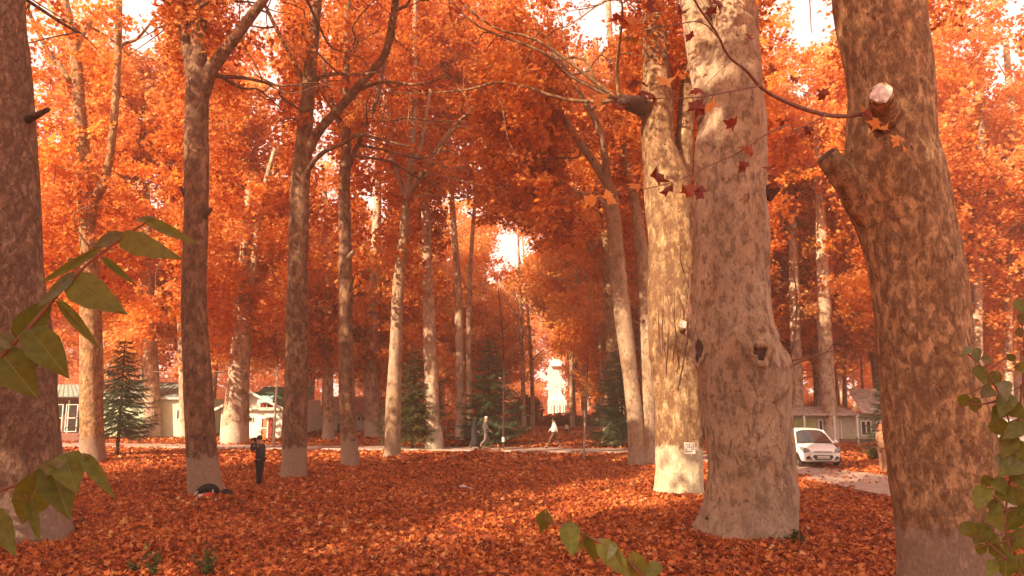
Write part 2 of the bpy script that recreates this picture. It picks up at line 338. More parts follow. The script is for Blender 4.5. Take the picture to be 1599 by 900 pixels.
drift_src = [litter_patch(42, 0.34, 0.15, lambda s: maple(s, random.uniform(-.3, .9), random.uniform(-.2, .8))) for _ in range(4)]
DRIFT = []
for E_ in (R_, L_):
    for q in E_[E_[:, 1] < 60]:
        for _ in range(1): DRIFT.append((q[0] + random.gauss(0, .18), q[1] + random.gauss(0, .18), .06 if random.random() < .5 else .0))
sparse = [litter_patch(9, 0.9, 0.16, lambda s: maple(s, random.uniform(-.3, .6))) for _ in range(3)]
Pr = np.array([(q[0] + n_[0] * random.uniform(-1, 1) * w_, q[1] + n_[1] * random.uniform(-1, 1) * w_, ROADZ) for q, n_, w_ in zip(ROAD, RN, RW) for _ in range(1) if q[1] < 48])
tag(pts_obj('fallen_leaves', Pr, ('sparse',), sparse, flat=True), 'a few single fallen leaves scattered over the bare road and path', 'leaf litter')
# ---------------------------------------------------------------- trees
KEEP = []     # (polyline px, depth): trunk outlines that stay free of nearer leaves
def keepmask(P, frac=0.96):
    x, y, z = proj(P); k = np.ones(len(P), bool)
    for pl, dep in KEEP:
        ys = pl[::-1, 1]; cx = np.interp(y, ys, pl[::-1, 0]); hw = np.interp(y, ys, pl[::-1, 2]) / 2
        pad = 0.6 * F / np.maximum(z, 1)
        inn = (np.abs(x - cx) < hw + pad) & (z < dep + .6) & (z > 0.5) & (y < ys.max()) & (y > -60)
        k &= ~(inn & (rng.random(len(P)) < frac))
    return k
GAPS = [(800, 390, 34, 23, .98), (770, 430, 20, 20, .8), (866, 590, 16, 42, 1), (80, 150, 30, 80, .6), (1265, 45, 25, 20, .5), (55, 90, 30, 60, .6), (240, 300, 18, 30, .6), (250, 335, 15, 25, .8), (1290, 12, 20, 15, .7), (40, 250, 18, 60, .7), (430, 145, 14, 30, .7), (700, 330, 40, 20, .4)]
def gapmask(P):
    x, y, z = proj(P); k = np.ones(len(P), bool)
    for gx, gy, rx, ry, p in GAPS:
        inn = ((x - gx) / (rx + 0.5 * F / np.maximum(z, 1))) ** 2 + ((y - gy) / (ry + 0.5 * F / np.maximum(z, 1))) ** 2 < 1
        k &= ~(inn & (rng.random(len(P)) < p))
    return k
def crown_pts(center, rad, n, k=22, zmin=3.0, tight=0.30, hollow=True):
    """leaf clusters round k branch ends spread through the crown's volume"""
    c = np.array(center); rad = np.array(rad); u = rng.normal(0, 1, (k, 3)); u /= np.linalg.norm(u, axis=1)[:, None]
    q = c + u * (rng.random(k) ** (1 / 3.2))[:, None] * rad
    P = q[rng.integers(0, k, n)] + rng.normal(0, 1, (n, 3)) * rad * tight * np.array([1, 1, 0.75])
    return P[P[:, 2] > zmin + 1.2 * rng.random(len(P))]
def limb_path(a, b, sag=0.0, n=6, wob=0.06):
    a = np.array(a, float); b = np.array(b, float); L = np.linalg.norm(b - a); t = np.linspace(0, 1, n)[:, None]
    P = a + (b - a) * t; P += rng.normal(0, wob * L, (n, 3)) * np.sin(np.pi * t) * 0.5; P[:, 2] += -sag * L * (np.sin(np.pi * t[:, 0]))
    return cr(P, 3)
def px_path(pl, Y, dY=0.0, steps=4):
    """pixel outline (x, y, width) at depth Y -> centre line and radius in metres"""
    Q = cr(np.array(pl, float), steps); t = np.linspace(0, 1, len(Q)); P = np.array([at(q[0], q[1], Y + dY * tt) for q, tt in zip(Q, t)])
    _, _, z = proj(P); return P, Q[:, 2] / 2 * z / F
def barkfn(P, r, amp=0.05, flare=0.0, lobes=5, seed=0.0, fh=0.9, bumps=()):
    def fn(i, ang, p):
        o = np.ones(len(ang)); z = p[2]
        for j, a in enumerate(ang):
            q = Vector((math.cos(a) * 1.3 + seed, math.sin(a) * 1.3, z * 0.55)); q2 = Vector((math.cos(a) * 4 + seed, math.sin(a) * 4, z * 2.4))
            o[j] += amp * noise.noise(q) * 1.6 + amp * 0.45 * noise.noise(q2)
            if flare: o[j] += flare * math.exp(-max(z, 0) / fh * 2.2) * (0.55 + 0.6 * max(0, math.cos(lobes * a + seed * 3 + 1.5 * noise.noise(Vector((a, seed, 0))))) )
            for (ba, bz, bs, bh) in bumps:
                da = math.atan2(math.sin(a - ba), math.cos(a - ba)) * r[i]; dd = (da * da + (z - bz) ** 2) / (bs * bs)
                if dd < 6: o[j] += bh / r[i] * math.exp(-dd)
        return o
    return fn
def twigs(root, base, ends, rad, material, name='branch'):
    for e in ends:
        mb = MB(); P = limb_path(base if not callable(base) else base(e), e, wob=0.09); mb.tube(P, np.linspace(rad, rad * 0.25, len(P)), 6)
        mb.build(name, material, root, smooth=True)

def traced_tree(label, trunk, Y, material, limbs=(), crown=(), hue='red', lod='n', flare=0.19, amp=0.05, seg=28, bumps=(), dY=0.0, nsteps=10, seed=None, twign=8, group=None, steps_l=4, zmin=None, fh=.9, extra=()):
    """trunk: list (px, py, width px) from the base up; limbs: list of (outline, dY)"""
    seed = random.random() * 10 if seed is None else seed
    base = at(trunk[0][0], trunk[0][1], Y); base[2] = 0
    root = empty('plane_tree', base, 0, label, 'tree', group)
    P, r = px_path(trunk, Y, dY, nsteps)
    P[0, 2] = min(P[0, 2], 0.0); P = np.vstack([P[0] - [0, 0, 0.12], P]); r = np.r_[r[0], r]
    rr = r / (1 + flare * 0.75 * np.exp(-np.maximum(P[:, 2], 0) / fh * 2.2))
    MB().tube(P - base, rr, seg, fn=lambda i, a, p: barkfn(P, rr, amp, flare, 5, seed, fh, bumps)(i, a, p + base)).build('trunk', material, root, smooth=True)
    KEEP.append((np.array([t for t in trunk], float), Y * 0.99))
    ends = []
    for lp, ld in limbs:
        Pl, rl = px_path(lp, Y + dY * 0.5, ld, steps_l)
        MB().tube(Pl - base, rl, 12, fn=lambda i, a, p: barkfn(Pl, rl, 0.06, 0, 5, seed + 2)(i, a, p)).build('limb', material, root, smooth=True)
        if lp[0][2] >= 6: KEEP.append((np.array(lp, float), (Y + min(ld, 0)) * 0.99))
        ends.append((Pl, rl))
    P = []
    for (dx, dy, z, rx, ry, rz, n, k) in crown:
        c = base + np.array([dx, dy, z]); Q = crown_pts(c, (rx, ry, rz), n, k, zmin if zmin is not None else max(3, z - rz)); P.append(Q)
    # secondary branches reach from the limbs into the crown
    BASES.append((base, rr[0] * (1 + flare * .6)))
    if P:
        P = np.concatenate(P); T = [(q, rl_) for Pl, rl in ends for q, rl_ in zip(Pl[2:], rl[2:])] + [(q, r_) for q, r_ in zip(P_line(trunk, Y, dY), [0.1] * 99)]
        if T:
            A = np.array([t[0] for t in T])
            for e in P[rng.choice(len(P), min(twign, len(P)), replace=False)]:
                low = A.copy(); dd = np.linalg.norm(low - e, axis=1) + np.where(low[:, 2] > e[2], 4, 0); j = int(dd.argmin())
                if dd[j] > 9: continue
                rad = min(0.07, T[j][1] * 0.6); Pp = limb_path(A[j], e, wob=0.10); mb = MB(); mb.tube(Pp - base, np.linspace(rad, 0.012, len(Pp)), 6)
                for _ in range(3):
                    i = random.randrange(4, len(Pp) - 2); q = Pp[i] + rng.normal(0, 1, 3) * 1.1; P2 = limb_path(Pp[i], q, wob=.1, n=4); mb.tube(P2 - base, np.linspace(rad * .4, .008, len(P2)), 5)
                mb.build('branch', material, root, smooth=True)
        CROWNS.append((root, base, P, hue, lod))
    return root, base
def P_line(trunk, Y, dY):
    return [at(a, b, Y + dY * i / len(trunk)) for i, (a, b, c) in enumerate(trunk) if b < 420]
CROWNS = []
def finish_crowns():
    for root, base, P, hue, lod in CROWNS:
        P = P[keepmask(P) & gapmask(P)]
        hs = hue if isinstance(hue, tuple) else (hue,)
        parts = rng.integers(0, len(hs), len(P)) if len(hs) > 1 else np.zeros(len(P), int)
        for i, h in enumerate(hs):
            Q = P[parts == i]
            if len(Q): pts_obj('crown', Q - base, (h, lod), SPR[h, lod], root)

# twigs and sticks lying among the leaves
tw = MB()
for _ in range(260):
    y = random.uniform(9, 34); x = random.uniform(-.68 * y, .68 * y)
    if dist_road(np.array([[x, y, 0]]))[0] < .3: continue
    a = random.uniform(0, 6.28); L = random.uniform(.15, .7); tw.tube(limb_path((x, y, .06), (x + math.cos(a) * L, y + math.sin(a) * L, random.uniform(.05, .12)), n=4, wob=.12), np.linspace(.008, .003, 10), 4)
o = tw.build('fallen_twigs', M['wood_dark']); tag(o, 'thin dry twigs scattered among the fallen leaves', 'twigs', kind='stuff')
# ---- the traced trees
# crown rows: dx, dy, z, rx, ry, rz, sprays, clusters
t1, b1 = traced_tree('thick mottled trunk at the left edge with a short broken branch stub', [(26, 847, 156), (24, 800, 142), (20, 720, 134), (14, 560, 122), (8, 440, 112), (4, 330, 106), (-2, 180, 94), (-6, 60, 84), (-8, -20, 80), (-12, -160, 70)], 16.4, M['bark_a'],
    crown=[(-1, 2, 17, 6, 6, 5, 230, 16)], hue='red', seg=56, nsteps=12, flare=0.1, fh=.6, bumps=((-1.45 + 3.0, 6.9, .16, .07),), zmin=13)
t2, b2 = traced_tree('forked tree with two slender upright stems standing before the low brown porch', [(145, 720, 37), (143, 690, 35), (143, 640, 33), (142, 500, 32), (138, 400, 26), (135, 330, 22), (130, 240, 20), (125, 180, 18), (118, 90, 16), (100, 0, 14), (85, -90, 11)], 34.2, M['bark_b'],
    limbs=[([(141, 350, 16), (146, 315, 15), (160, 290, 14), (172, 240, 12), (181, 150, 11), (185, 60, 10), (186, -20, 9), (190, -90, 6)], -1.0), ([(108, 128, 9), (95, 105, 8), (75, 80, 7), (50, 30, 6), (32, -10, 4)], 1), ([(186, 75, 6), (195, 68, 5), (215, 60, 4.5), (240, 30, 3)], -1), ([(118, 90, 9), (126, 60, 8), (150, 20, 7), (162, -20, 5)], 2)],
    crown=[(0, 1, 16, 6, 5, 8, 400, 28), (-3, 3, 9, 4, 4, 3, 90, 7)], hue=('orange', 'gold', 'red'), lod='m', seg=20)
t3, b3 = traced_tree('three-limbed tree with a backpack at its foot and a dark square mark', [(323, 771, 55), (320, 755, 50), (314, 690, 45), (309, 600, 43), (303, 480, 38), (306, 350, 36), (307, 220, 36), (308, 130, 33), (310, 60, 22), (313, 0, 22), (316, -90, 16)], 23.5, M['bark_brown'],
    limbs=[([(304, 150, 22), (298, 105, 20), (292, 70, 18), (285, 30, 18), (280, -20, 17), (274, -100, 12)], 0.8), ([(316, 150, 22), (328, 110, 22), (345, 88, 19), (365, 62, 17), (385, 35, 16), (415, -5, 14), (450, -60, 10)], -0.8), ([(297, 40, 8), (305, 18, 7), (325, 2, 6), (345, -8, 4)], -0.8)],
    crown=[(1, 0, 19, 6, 5, 5, 260, 18), (4, 2, 16.5, 4, 4, 3, 200, 12), (-5, 2, 16.5, 4, 3, 3, 160, 10)], hue=('red', 'orange', 'gold'), seg=30, zmin=12.5, bumps=((2.9, 9.3, .12, .06),))
t4, b4 = traced_tree('tree forking into a straight stem and a long limb leaning right, beside the white pole', [(459, 746, 44), (459, 735, 40), (460, 680, 36), (463, 600, 36), (464, 500, 34), (466, 400, 30), (468, 300, 30), (473, 240, 27), (478, 180, 22), (483, 120, 20), (490, 50, 18), (495, -10, 16), (500, -80, 12)], 28.2, M['bark_brown'],
    limbs=[([(476, 250, 16), (490, 218, 15), (505, 196, 14), (540, 158, 14), (575, 117, 13), (600, 88, 12), (612, 40, 12), (620, -10, 12), (632, -80, 9)], -1.5), ([(472, 290, 10), (480, 268, 9), (490, 252, 8), (510, 235, 7), (540, 222, 6), (560, 210, 6), (590, 217, 5), (640, 230, 3.5)], -2), ([(475, 128, 7), (455, 90, 6.5), (430, 42, 6), (410, 0, 5)], 1.5), ([(490, 124, 6), (520, 116, 5.5), (560, 117, 5), (595, 112, 4)], -2.5), ([(560, 140, 6), (600, 128, 5), (650, 132, 4), (700, 120, 3)], -2)],
    crown=[(1.5, -1, 17.5, 7, 5, 5.5, 460, 30), (5.5, -2, 15, 4.5, 3.5, 3.4, 300, 16), (-1, -3, 17.5, 5, 3, 3, 200, 12)], hue=('red', 'red', 'orange'), seg=30, zmin=10.5, twign=14)
t5, b5 = traced_tree('slim dark tree with a whitewashed foot between two stouter trunks left of centre', [(546, 727, 32), (546, 715, 29), (545, 680, 26), (541, 600, 24), (540, 500, 22), (539, 400, 20), (538, 300, 18), (541, 200, 14), (541, 100, 11), (543, 0, 10), (545, -80, 8)], 32.5, M['bark_brown'],
    limbs=[([(541, 230, 9), (533, 200, 9), (520, 165, 8), (510, 130, 7), (505, 90, 6)], 1), ([(541, 270, 8), (555, 235, 8), (572, 200, 7), (590, 150, 6), (600, 100, 5)], 1)],
    crown=[(1, 0, 15.5, 6, 5, 6, 320, 20), (1, 2, 8.5, 3, 3, 2.5, 45, 6), (3, -2, 17, 8, 5, 4, 340, 30)], hue=('red', 'orange'), lod='m', seg=20, bumps=((1.3, 8, .2, .12),))
t6, b6 = traced_tree('tree with a vase-shaped fork and pale base just left of the green conifer', [(612, 713, 28), (613, 700, 25), (614, 640, 24), (618, 550, 20), (622, 450, 18), (630, 370, 15), (634, 315, 13), (641, 260, 10), (645, 200, 9), (648, 130, 8), (647, 60, 7), (650, -40, 5)], 36.8, M['bark_pale'],
    limbs=[([(633, 320, 9), (625, 285, 9), (612, 250, 8), (608, 210, 7), (600, 150, 6)], 1), ([(634, 315, 10), (650, 285, 9), (665, 262, 8), (684, 232, 7), (712, 195, 6), (745, 165, 5)], -2), ([(641, 262, 6), (656, 232, 6), (664, 190, 5), (672, 140, 4)], 1)],
    crown=[(1, 0, 15, 6, 5, 6, 380, 22), (4.5, -4, 15.5, 6, 5, 4.2, 420, 24), (-3, 2, 21, 6, 4, 3.4, 260, 22)], hue='red', lod='m', seg=18, twign=12)
t12, b12 = traced_tree('twin-stemmed tree with two trunks fused at the foot, beside the dark conifer', [(996, 726, 32), (994, 700, 26), (991, 650, 25), (984, 590, 24), (977, 530, 26), (970, 470, 26), (963, 400, 24), (957, 330, 22), (950, 290, 16), (907, 225, 11), (860, 155, 9), (820, 115, 7), (790, 60, 5)], 32.8, M['bark_pale'],
    limbs=[([(1016, 727, 30), (1013, 700, 26), (1012, 620, 25), (1012, 540, 26), (1008, 450, 24), (1000, 380, 20), (990, 300, 16), (975, 240, 14), (965, 170, 12), (955, 100, 10), (950, 0, 8)], 1.0), ([(952, 300, 12), (944, 240, 11), (935, 200, 10), (905, 145, 8), (885, 110, 7), (858, 72, 6), (830, 20, 4)], -2), ([(958, 340, 8), (935, 310, 7), (900, 300, 6), (870, 278, 5), (850, 280, 3)], -1)],
    crown=[(-2, 0, 15, 6, 5, 5.5, 400, 22), (-5, -2, 14.5, 6, 5, 4.5, 300, 26), (-3, -7, 16, 6.5, 4, 3.4, 160, 14)], hue='red', lod='m', seg=20, twign=14)
t13, b13 = traced_tree('sunlit tree with a cream painted base and small white notice nailed to it', [(1061, 771, 84), (1061, 755, 77), (1061, 700, 74), (1058, 600, 76), (1050, 500, 76), (1048, 400, 74), (1044, 300, 74), (1028, 225, 52), (1025, 150, 48), (1024, 90, 42), (1020, 0, 34), (1016, -90, 26)], 24.0, M['bark_lit'],
    limbs=[([(1052, 330, 34), (1066, 270, 30), (1070, 200, 27), (1074, 130, 25), (1082, 60, 22), (1088, -20, 18)], 0.8), ([(1018, 180, 26), (1000, 168, 22), (985, 160, 18), (968, 158, 15)], -0.8)],
    crown=[(-1, 0, 18.5, 6, 5, 5, 280, 18), (-7, 0, 15.5, 5.5, 4, 3.4, 180, 16)], hue='red', seg=44, nsteps=12, flare=0.14, amp=0.07, zmin=11.5, bumps=((-1.2, 4.9, .3, .1), (-1.3, 4.4, .2, .08), (0.6, 5.3, .25, .09)))
t14, b14 = traced_tree('huge pale grey-brown plane tree with burls and a flared base, right of centre', [(1168, 838, 160), (1170, 815, 148), (1172, 785, 138), (1172, 720, 130), (1167, 640, 132), (1162, 590, 138), (1146, 530, 126), (1143, 450, 114), (1143, 350, 112), (1141, 270, 110), (1142, 200, 104), (1144, 150, 94), (1147, 100, 80), (1148, 50, 70), (1147, 0, 70), (1148, -60, 66), (1150, -160, 50)], 17.2, M['bark_pale'],
    limbs=[([(1120, 190, 60), (1108, 130, 56), (1098, 80, 52), (1088, 20, 48), (1078, -40, 42), (1060, -120, 34)], 1.2)],
    crown=[(0, 0, 18, 6, 5, 5, 200, 14), (6, 4, 14.5, 4, 4, 3.5, 180, 12)], hue='red', seg=84, nsteps=16, flare=0.16, amp=0.055, zmin=13.5, fh=.8, bumps=((-1.35, 4.15, .2, .10), (0.35, 4.05, .24, .10), (1.25, 3.6, .30, .10), (-0.1, 4.35, .3, .05), (0.9, 4.3, .2, .08), (-1.3, 9.0, .25, .10)))
t15, b15 = traced_tree('massive leaning brown-mottled plane trunk on the right, with a round pruned stub facing the viewer', [(1486, 950, 176), (1483, 925, 160), (1481, 880, 151), (1474, 760, 157), (1460, 650, 152), (1444, 550, 137), (1433, 450, 135), (1416, 360, 140), (1404, 310, 150), (1395, 265, 150), (1391, 220, 132), (1389, 130, 124), (1378, 50, 130), (1371, 0, 132), (1366, -60, 130), (1355, -160, 120)], 11.5, M['bark_b'],
    crown=[(0, 1, 16, 6, 5, 4.5, 160, 12)], hue='red', seg=84, nsteps=16, flare=0.06, amp=0.05, zmin=11.5, fh=.6, bumps=((-1.5, 6.3, .28, .16),))
# ---- trees beyond the path, each traced
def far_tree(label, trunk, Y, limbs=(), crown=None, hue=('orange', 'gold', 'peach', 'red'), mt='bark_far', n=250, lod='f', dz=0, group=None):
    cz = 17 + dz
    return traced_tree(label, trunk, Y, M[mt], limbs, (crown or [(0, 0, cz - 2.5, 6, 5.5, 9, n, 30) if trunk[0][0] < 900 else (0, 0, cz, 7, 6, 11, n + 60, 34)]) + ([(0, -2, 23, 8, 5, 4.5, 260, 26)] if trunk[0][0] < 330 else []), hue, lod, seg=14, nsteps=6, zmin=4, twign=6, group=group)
far_tree('thin pale trunk pair rising behind the left skirt of the central spruce', [(719, 688, 17), (718, 640, 13), (717, 560, 12), (716, 470, 12), (712, 400, 10), (705, 300, 8), (700, 200, 6)], 49.7, [([(733, 684, 9), (732, 560, 8), (733, 460, 8), (738, 360, 6), (745, 280, 5)], 0)], crown=[(-1, 0, 20, 4.5, 4.5, 4, 90, 12), (-1, 0, 27, 8, 5, 4, 380, 28)])
far_tree('stout far trunk with a pale base between the slim tree and the vase-shaped tree', [(582, 682, 30), (582, 660, 26), (580, 600, 22), (582, 520, 20), (585, 420, 17), (590, 300, 12), (590, 150, 8)], 53, crown=[(0, 1, 8.5, 5, 4, 4.5, 170, 18)])
far_tree('whitewashed far trunk with a knot hole, just right of the gabled cottage', [(513, 685, 21), (513, 660, 16), (513, 615, 15), (510, 550, 14), (508, 450, 13), (506, 300, 9)], 51.5, crown=[(-1, 1, 8.5, 5, 4, 4.5, 170, 18)])
far_tree('far tree with a broad cream painted foot behind the dark conifer left of centre', [(678, 700, 30), (678, 680, 26), (675, 640, 22), (672, 560, 20), (668, 450, 18), (664, 300, 12)], 42.5, hue='red', n=260, lod='m', crown=[(-1.5, 0, 15, 4, 4, 6, 300, 20), (0, 0, 24, 8, 4, 4, 320, 26)])
far_tree('pale cream trunk standing straight behind the dark conifer right of centre', [(950, 694, 24), (952, 660, 20), (956, 560, 20), (954, 470, 20), (948, 390, 18), (944, 330, 15), (935, 200, 12), (930, 60, 8)], 45.5, [([(945, 350, 8), (925, 390, 7), (912, 370, 5), (895, 350, 4)], 0)], mt='bark_lit', crown=[(1, 0, 20, 5, 5, 5.5, 260, 18)])
far_tree('very broad brown trunk beside the gabled cottage, behind the photographer', [(366, 692, 46), (368, 660, 40), (372, 600, 34), (378, 520, 30), (382, 450, 28), (385, 380, 18), (390, 280, 12)], 47.0, [([(378, 470, 18), (392, 440, 16), (400, 380, 12), (412, 300, 9), (430, 230, 6)], 0)], hue=('gold', 'orange'), crown=[(-1, 0, 10.5, 5.5, 5, 5.5, 260, 22)])
far_tree('far straight trunk rising behind the small spruce at left', [(290, 684, 20), (288, 640, 16), (285, 560, 13), (280, 470, 12), (262, 420, 10), (240, 380, 8)], 52)
far_tree('dull brown trunk directly behind the small spruce at left', [(238, 684, 24), (237, 600, 22), (234, 500, 20), (232, 430, 16), (228, 300, 11)], 53, hue=('orange', 'red'))
far_tree('brown trunk standing beside the green-walled house behind the white car', [(1298, 694, 24), (1296, 640, 21), (1290, 560, 22), (1286, 450, 20), (1280, 300, 14), (1270, 150, 9)], 47, hue=('orange', 'gold'))
far_tree('pale trunk half hidden behind the huge grey-brown tree', [(1247, 690, 18), (1246, 620, 17), (1243, 540, 16), (1240, 430, 15), (1236, 300, 11)], 49, mt='bark_far')
far_tree('pale mottled trunk seen just right of the leaning brown trunk', [(1530, 700, 17), (1528, 600, 15), (1526, 480, 15), (1528, 380, 14), (1530, 280, 12), (1535, 150, 9)], 46, [([(1528, 400, 7), (1560, 370, 6), (1590, 345, 5)], 0)], hue='orange')
far_tree('pale crooked limb-tree at the far right edge of the wood', [(1577, 700, 15), (1576, 620, 13), (1574, 520, 12), (1578, 420, 12), (1592, 290, 14), (1580, 180, 11), (1570, 60, 8)], 48, hue='orange')
# ---- the wood beyond: built singly from five trunk shapes
def wood_variant():
    mb = MB(); h = random.uniform(8, 12); lean = rng.normal(0, .5, 2)
    P = cr([(0, 0, -.1), (0.1, 0, 1.5), (lean[0] * .4, lean[1] * .4, h * .6), (lean[0], lean[1], h)], 5); r = np.interp(P[:, 2], [0, .8, h], [.48, .34, .22])
    mb.tube(P, r, 10); top = P[-1]
    for k in range(6):
        a = k * 1.05 + random.uniform(-.4, .4); e = top + np.array([math.cos(a) * random.uniform(2, 5), math.sin(a) * random.uniform(2, 5), random.uniform(6, 14)]); s = top - [0, 0, random.uniform(0, 4)]
        Q = limb_path(s, e, wob=.07); mb.tube(Q, np.linspace(.2, .04, len(Q)), 6)
        for _ in range(3):
            i = random.randrange(3, len(Q) - 1); q = Q[i] + np.array([*rng.normal(0, 2.2, 2), random.uniform(-.5, 3)]); W = limb_path(Q[i], q, n=4, wob=.08); mb.tube(W, np.linspace(.07, .015, len(W)), 5)
    for _ in range(4):
        z = random.uniform(4, h); a = random.uniform(0, 6.28); q = np.array([math.cos(a) * 4, math.sin(a) * 4, z + random.uniform(0, 2.5)]); W = limb_path((0, 0, z), q, n=4, wob=.08); mb.tube(W, np.linspace(.08, .015, len(W)), 5)
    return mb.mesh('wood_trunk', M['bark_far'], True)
WV = [wood_variant() for _ in range(5)]
spots = []
LM = [(-60, 'at the left edge'), (100, 'above the brown porch'), (180, 'above the pale green house'), (300, 'behind the three-limbed tree'), (390, 'above the gabled cottage'), (465, 'behind the white pole'), (540, 'behind the slim dark tree'), (620, 'behind the vase-shaped tree'), (700, 'left of the central spruce'),
      (765, 'above the central spruce'), (840, 'beside the end of the avenue'), (920, 'behind the staked sapling'), (990, 'behind the twin-stemmed tree'), (1060, 'behind the sunlit tree'), (1150, 'behind the huge tree'), (1230, 'right of the huge tree'), (1280, 'above the white car'), (1345, 'above the leafy-roofed house'), (1450, 'behind the leaning trunk'), (1550, 'above the white kiosk'), (1650, 'at the right edge')]
def try_spot(x, y, mind):
    if any((x - a) ** 2 + (y - b) ** 2 < mind ** 2 for a, b, *_ in spots): return False
    return True
for y0, y1, n_, md in ((52, 70, 20, 5.5), (70, 100, 28, 6.0), (100, 150, 34, 8)):
    k = 0; tries = 0
    while k < n_ and tries < 4000:
        tries += 1; y = random.uniform(y0, y1); x = random.uniform(-0.78 * y, 0.78 * y); px = 800 + x / y * F
        if y < 64 and -27 < x < -1: continue
        if x < 4 and y > 74 and random.random() < .62: continue
        if -46 < x < -6 and y <= 74 and random.random() < .3: continue
        if abs((x - 6.5) * .669 - (y - 118) * .743) < 9.5 and x < 9 and y > 58: continue
        if abs(px - 810) < 100 and y > 78: continue
        if 838 < px < 892 or (abs(px - 815) < 125 and y < 78) : continue
        if y < 64 and (90 < px < 300 or 370 < px < 460 or 1225 < px < 1400): continue
        if try_spot(x, y, md): spots.append((x, y)); k += 1
for i, (x, y) in enumerate(sorted(spots, key=lambda s: s[1])):
    side = 'left' if x < 0 else 'right'; far = y > 85
    lab = ('tall autumn tree in the %s wood, %s of the avenue' % ('far' if far else 'near', side))
    r = empty('plane_tree', (x, y, 0), random.uniform(0, 6.28), lab, 'tree', 'autumn trees of the wood beyond the path')
    t = link('trunk', random.choice(WV), r); s = random.uniform(.85, 1.2); t.scale = (s, s, s)
    P = crown_pts((0, 0, 17), (6.5, 6.5, 11), (140 if x < 6 else 190) if not far else 125, 24, 6)
    W = P @ rotm(0, 0, r.rotation_euler[2]).T + [x, y, 0]; P = P[gapmask(W) & keepmask(W, .5)]
    h = random.choices(['orange', 'gold', 'red', 'olive'], [4, 3, 1.6, .6])[0]
    if y > 66 and random.random() < .55: h = 'peach'  # deeper trees turn paler: glow of the distance painted as leaf colour
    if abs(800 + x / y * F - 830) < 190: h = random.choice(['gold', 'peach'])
    m_ = rng.random(len(P)) < .72; h2 = {'orange': 'peach', 'gold': 'orange', 'red': 'orange', 'olive': 'red', 'peach': 'gold'}[h]
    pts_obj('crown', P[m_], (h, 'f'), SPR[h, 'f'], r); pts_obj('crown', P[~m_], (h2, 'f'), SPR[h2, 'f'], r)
    r['label'] = '%s tree %s, %s' % ({'orange': 'orange', 'gold': 'golden orange', 'red': 'deep red', 'olive': 'olive tinged', 'peach': 'pale peach'}[h], 'just beyond the houses' if y < 64 else 'in the middle of the wood' if y < 90 else 'deep in the wood', min(LM, key=lambda q: abs(q[0] - (800 + x / y * F)))[1])
for px, y_, z_, rz_ in ((932, 62, 8.5, 6), (958, 70, 9, 7), (905, 96, 8, 5), (772, 84, 8.5, 6), (735, 70, 8, 6), (695, 66, 9, 7), (700, 92, 9, 6), (640, 64, 8, 6)):
    r = empty('plane_tree', (at(px, 0, y_)[0], y_, 0), 0, 'golden tree with low pale foliage lining the avenue, %s' % min(LM, key=lambda q: abs(q[0] - px))[1], 'tree', 'golden trees along the avenue')
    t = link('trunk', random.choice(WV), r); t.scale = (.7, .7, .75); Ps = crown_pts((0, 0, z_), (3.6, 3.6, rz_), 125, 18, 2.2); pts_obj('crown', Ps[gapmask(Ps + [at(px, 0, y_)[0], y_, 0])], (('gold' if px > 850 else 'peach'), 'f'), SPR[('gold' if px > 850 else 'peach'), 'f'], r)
# slim pale trunks standing between the larger trees
def slim_variant():
    mb = MB(); P = cr([(0, 0, -.1), rng.normal(0, .15, 3) * [1, 1, 0] + [0, 0, 5], rng.normal(0, .5, 3) * [1, 1, 0] + [0, 0, 11], rng.normal(0, .9, 3) * [1, 1, 0] + [0, 0, 19]], 5); mb.tube(P, np.linspace(.24, .06, len(P)), 8)
    for _ in range(9):
        i = random.randrange(5, len(P) - 2); a = random.uniform(0, 6.28); q = P[i] + np.array([math.cos(a) * 2.2, math.sin(a) * 2.2, random.uniform(1, 3.5)]); W = limb_path(P[i], q, n=4, wob=.06); mb.tube(W, np.linspace(.07, .012, len(W)), 5)
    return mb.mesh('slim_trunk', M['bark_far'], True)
SV = [slim_variant() for _ in range(5)]; sl_n = 0
while sl_n < 46:
    y = random.uniform(50, 115); x = random.uniform(-.72 * y, .72 * y); px = 800 + x / y * F
    if y < 60 and (90 < px < 320 or 370 < px < 480 or 1220 < px < 1400) or 845 < px < 885 or (y < 66 and -27 < x < 0) or (abs((x - 6.5) * .669 - (y - 118) * .743) < 5 and x < 9) or not try_spot(x, y, 2.2) or ROAD[:, 1].max() < 0: continue
    spots.append((x, y)); sl_n += 1
    r = empty('slim_tree', (x, y, 0), 0, 'slim pale-trunked tree %s, %s' % ('just beyond the houses' if y < 66 else 'in the middle of the wood' if y < 90 else 'deep in the wood', min(LM, key=lambda q: abs(q[0] - px))[1]), 'tree', 'slim pale trees among the wood')
    t = link('trunk', SV[sl_n % 5], r); h = random.choice(['gold', 'peach', 'peach']); Ps = crown_pts((0, 0, 16), (2.4, 2.4, 5.5), 60, 14, 7); pts_obj('crown', Ps[gapmask(Ps + [x, y, 0])], (h, 'f'), SPR[h, 'f'], r)
